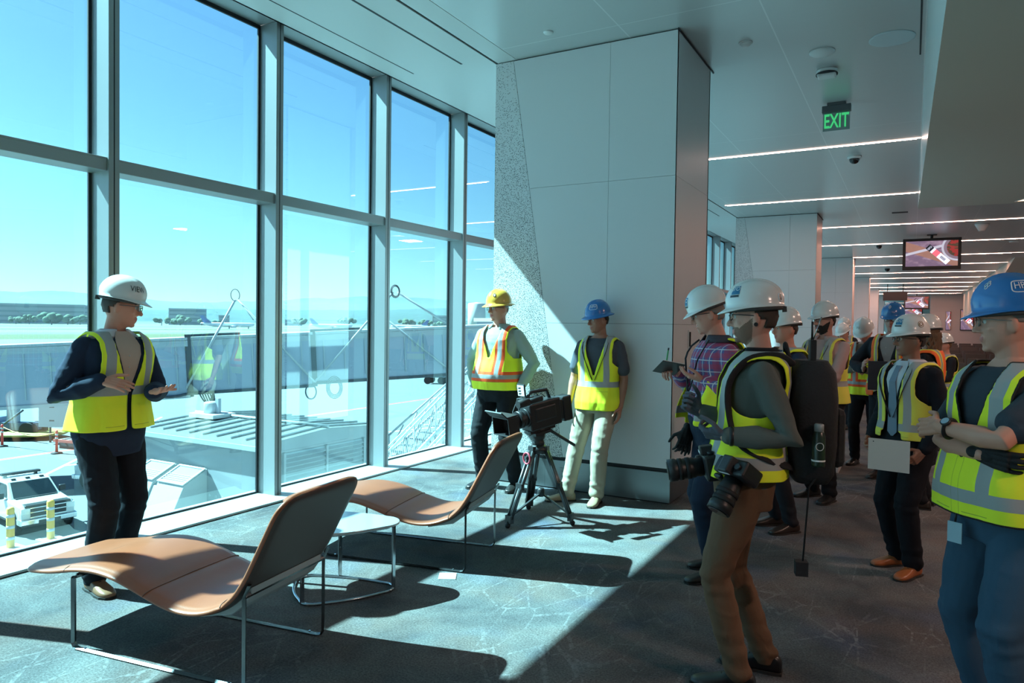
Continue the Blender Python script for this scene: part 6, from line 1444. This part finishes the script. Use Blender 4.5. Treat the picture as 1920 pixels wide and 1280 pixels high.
t = held('pen', 'green pen in the hand of the man writing in the notebook', 'pen', P4, (.055, .34, 1.355)); bm = bmesh.new(); tube(bm, [(0, 0, -.01), (.02, -.02, .09)], .005, 8); obj('barrel', bm, mat('pen_green', (.05, .35, .12), .4), t); bm = bmesh.new(); tube(bm, [(.02, -.02, .09), (.024, -.024, .105)], .0055, 8); obj('cap', bm, M_BLK, t)
t = held('sheet_of_paper', 'blank white sheet of paper held low by the man in the suit', 'paper', P10, (-.10, .27, .80), rz=radians(32)); bm = bmesh.new(); bx(bm, -.12, .12, -.001, .001, -.10, .10); obj('sheet', bm, M_PAGE, t)
bm = bmesh.new(); cyl(bm, (.09, -.0015, .08), .004, .003, 8, axis='y'); obj('punched_hole', bm, M_DARK, t)
t = held('folder', 'dark folder held upright by the tall man in the blue hard hat', 'folder', P9, (.02, .36, 1.12), rz=radians(20)); bm = bmesh.new(); bx(bm, -.09, .09, -.012, .012, -.15, .15); obj('cover', bm, mat('folder_dark', (.02, .03, .05), .5), t, bevel=.003); bm = bmesh.new(); bx(bm, -.085, .085, -.009, .009, -.154, -.15); obj('pages', bm, M_PAGE, t)
t = held('notepad', 'small notepad in the hands of the man looking down', 'notepad', P8, (.02, .36, 1.16), rx=radians(35)); bm = bmesh.new(); bx(bm, -.06, .06, -.08, .08, -.004, .004); obj('pages', bm, M_PAGE, t); bm = bmesh.new(); bx(bm, -.061, .061, .07, .083, -.006, .006); obj('binding', bm, M_BLK, t)
# still cameras of the photographer
def dslr(label, p, rz, rx=0, big=1.0):
    t = held('still_camera', label, 'camera', P5, p, rx=rx, rz=rz); t.scale = (big,)*3
    bm = bmesh.new(); bx(bm, -.073, .073, -.035, .03, -.055, .045); bx(bm, .035, .073, .03, .05, -.055, .03); obj('body', bm, M_BLK, t, bevel=.012)
    bm = bmesh.new(); prism(bm, [(-.03, .04), (.03, .04), (.022, .075), (-.022, .075)], -.03, .035, 'y'); obj('viewfinder_hump', bm, M_BLK, t, bevel=.006)
    bm = bmesh.new(); tube(bm, [(0, .03, -.005), (0, .06, -.005), (0, .065, -.005), (0, .13, -.005), (0, .135, -.005), (0, .165, -.005)], [.036, .036, .040, .040, .044, .044], 22); ln = obj('lens', bm, M_BLK, t)
    bm = bmesh.new(); cyl(bm, (0, .166, -.005), .036, .002, 22, axis='y'); obj('front_element', bm, mat('lens_glass', (.03, .01, .012)), ln)
    for yy in (.08, .11): bm = bmesh.new(); tube(bm, [(0, yy, -.005), (0, yy+.016, -.005)], .0425, 22); obj('focus_ring', bm, M_BLKR, ln)
    bm = bmesh.new(); cyl(bm, (-.045, .0, .045), .012, .012, 14); obj('dial', bm, M_BLK, t)
    bm = bmesh.new(); bx(bm, -.025, .025, .0355, .0365, .048, .058); obj('name_bar', bm, mat('decal_white', (.6, .6, .6)), t)
    return t
dslr('black still camera hanging at the hip of the photographer, nearest the viewer', (-.21, .05, .985), radians(40), radians(-55), 1.15)
dslr('second black still camera with a long lens pointing left at the photographer waist', (-.06, .15, .985), radians(5), radians(-10), 1.15)
# backpack, bottle, radio
BP = V((0, -.255, 1.20)); t = held('backpack', 'large black backpack on the back of the photographer in front', 'backpack', P5, BP)
bm = bmesh.new(); R_ = []
for z, w_, d_ in ((-.27, .12, .07), (-.23, .145, .09), (-.1, .155, .10), (.1, .155, .10), (.21, .14, .09), (.26, .10, .06)):
    R_.append([bm.verts.new((w_*(abs(cos(q))**.5)*(1 if cos(q) > 0 else -1), d_*(abs(sin(q))**.5)*(1 if sin(q) > 0 else -1)-.02, z)) for q in [2*pi*k/28 for k in range(28)]])
for i in range(len(R_)-1):
    for k in range(28): bm.faces.new((R_[i][k], R_[i][(k+1) % 28], R_[i+1][(k+1) % 28], R_[i+1][k])).smooth = True
bm.faces.new(R_[0][::-1]); bm.faces.new(R_[-1]); M_NYL = mat('black_nylon', (.012, .012, .014), .8, bump=.3, bscale=90); o = obj('main_bag', bm, M_NYL, t)
bm = bmesh.new(); bx(bm, -.11, .11, -.15, -.09, -.20, .06); obj('front_pocket', bm, M_NYL, t, bevel=.03)
bm = bmesh.new(); tube(bm, catmull([(-.05, .08, .27), (0, .09, .33), (.05, .08, .27)], 5), .010, 8); obj('haul_loop', bm, M_NYL, t)
bm = bmesh.new(); tube(bm, [(-.13, -.08, .12), (-.14, -.05, -.2), (-.13, -.0, -.28), (-.13, .02, -.62)], .004, 5); bx(bm, -.155, -.105, .0, .05, -.66, -.60); obj('dangling_strap', bm, M_NYL, t)
for sg in (-1, 1):
    pts = [V((sg*.08, .10, .24))]
    for (a, z) in ((sg*2.6, 1.44), (sg*1.9, 1.475), (sg*1.1, 1.455), (sg*.85, 1.36), (sg*.95, 1.22), (sg*1.3, 1.10), (sg*1.9, 1.04)): pts.append(I5['tp'](a, z, .050)-BP*1.0)
    pts.append(V((sg*.12, .07, -.20)))
    bm = bmesh.new(); tube(bm, catmull(pts, 5), .020, 8, flat=.35, up=(sg, 0, 0)); obj('shoulder_strap', bm, M_NYL, t)
t = held('water_bottle', 'dark green water bottle with a round white logo in the backpack side pocket', 'bottle', P5, (-.175, -.28, 1.02))
bm = bmesh.new(); lathe(bm, [(.036, 0), (.038, .01), (.038, .17), (.030, .20), (.024, .21)], 20); obj('flask', bm, mat('bottle_green', (.015, .03, .02), .3), t)
bm = bmesh.new(); lathe(bm, [(.027, .20), (.027, .245), (.02, .25)], 18); obj('cap', bm, mat('bottle_cap', (.25, .28, .28), .4), t)
bm = bmesh.new(); tube(bm, [V((.0395*sin(-pi/2+.55*cos(q)), .0395*cos(-pi/2+.55*cos(q)), .12+.022*sin(q))) for q in [2*pi*k/20 for k in range(20)]], .002, 5, closed=True); obj('logo_ring', bm, mat('decal_white', (.6, .6, .6)), t)
bm = bmesh.new(); lathe(bm, [(.0385, .03), (.0385, .04)], 20); obj('white_band', bm, mat('decal_white', (.6, .6, .6)), t)
t.scale = (.72, .72, .72)
t = held('two_way_radio', 'black two way radio with a short antenna standing up by the backpack strap', 'radio', P5, (-.05, -.27, 1.50))
bm = bmesh.new(); bx(bm, -.022, .022, -.014, .014, -.05, .05); obj('body', bm, M_BLK, t, bevel=.004); bm = bmesh.new(); tube(bm, [(.012, 0, .05), (.012, 0, .13)], .005, 8); obj('antenna', bm, M_BLK, t)
bm = bmesh.new(); tube(bm, [(-.012, 0, .05), (-.02, -.03, .15)], .0025, 6); obj('whip', bm, M_CHROME, t)
# wrist watches, lanyards and clips
t = P13; a, e_, w_ = I13['arms'][0]; d_ = (w_-e_).normalized(); c_ = e_.lerp(w_, .80); Mw = Matrix.Translation(c_) @ d_.to_track_quat('Z', 'Y').to_matrix().to_4x4()
bm = bmesh.new(); tube(bm, [Mw @ V((.034*cos(q), .034*sin(q), 0)) for q in [2*pi*k/24 for k in range(24)]], .009, 8, closed=True, flat=.4); wt = obj('wrist_watch', bm, M_BLK, t)
up_ = V((-.6, .5, .6)); up_ = (up_-d_*up_.dot(d_)).normalized(); bm = bmesh.new(); cyl(bm, c_+up_*.034, .019, .010, 20, axis=up_); obj('watch_case', bm, M_BLK, wt); bm = bmesh.new(); cyl(bm, c_+up_*.0445, .015, .001, 20, axis=up_); obj('dial', bm, mat('dial_blue', (.25, .4, .5), .3), wt)
a, e_, w_ = I5['arms'][0]; d_ = (w_-e_).normalized(); c_ = e_.lerp(w_, .90); Mw = Matrix.Translation(c_) @ d_.to_track_quat('Z', 'Y').to_matrix().to_4x4(); bm = bmesh.new(); tube(bm, [Mw @ V((.038*cos(q), .038*sin(q), 0)) for q in [2*pi*k/24 for k in range(24)]], .010, 8, closed=True, flat=.5); obj('wrist_watch', bm, M_BLK, P5)
t = held('id_badge', 'pale blue identity badge clipped to the belt of the man with crossed arms', 'badge', P13, (.02, .205, .83), rz=radians(20)); bm = bmesh.new(); bx(bm, -.028, .028, -.002, .002, -.05, .03); obj('card', bm, mat('badge_blue', (.35, .5, .58), .4), t, bevel=.001)
bm = bmesh.new(); tube(bm, [(0, 0, .03), (0, -.01, .08)], .004, 6); obj('clip', bm, M_BLK, t)
t = held('work_gloves', 'pair of black work gloves hanging from the vest of the man in plaid', 'gloves', P4, (.13, .165, .88))
bm = bmesh.new(); hand_parts(V((0, 0, .03)), (0, .1, -1), (1, 0, 0), 1, 1.05, .25, bm); mobj('glove', remesh(bm, .004, 2), M_BLKR, t, smooth=True)
bm = bmesh.new(); hand_parts(V((-.03, .02, .04)), (.1, .2, -1), (1, .2, 0), -1, 1.05, .35, bm); mobj('glove', remesh(bm, .004, 2), M_BLKR, t, smooth=True)
for sc_ in list(bpy.data.scenes):
    if sc_ is not scene and sc_.name in ('scratch', 'lettering'): bpy.data.scenes.remove(sc_)
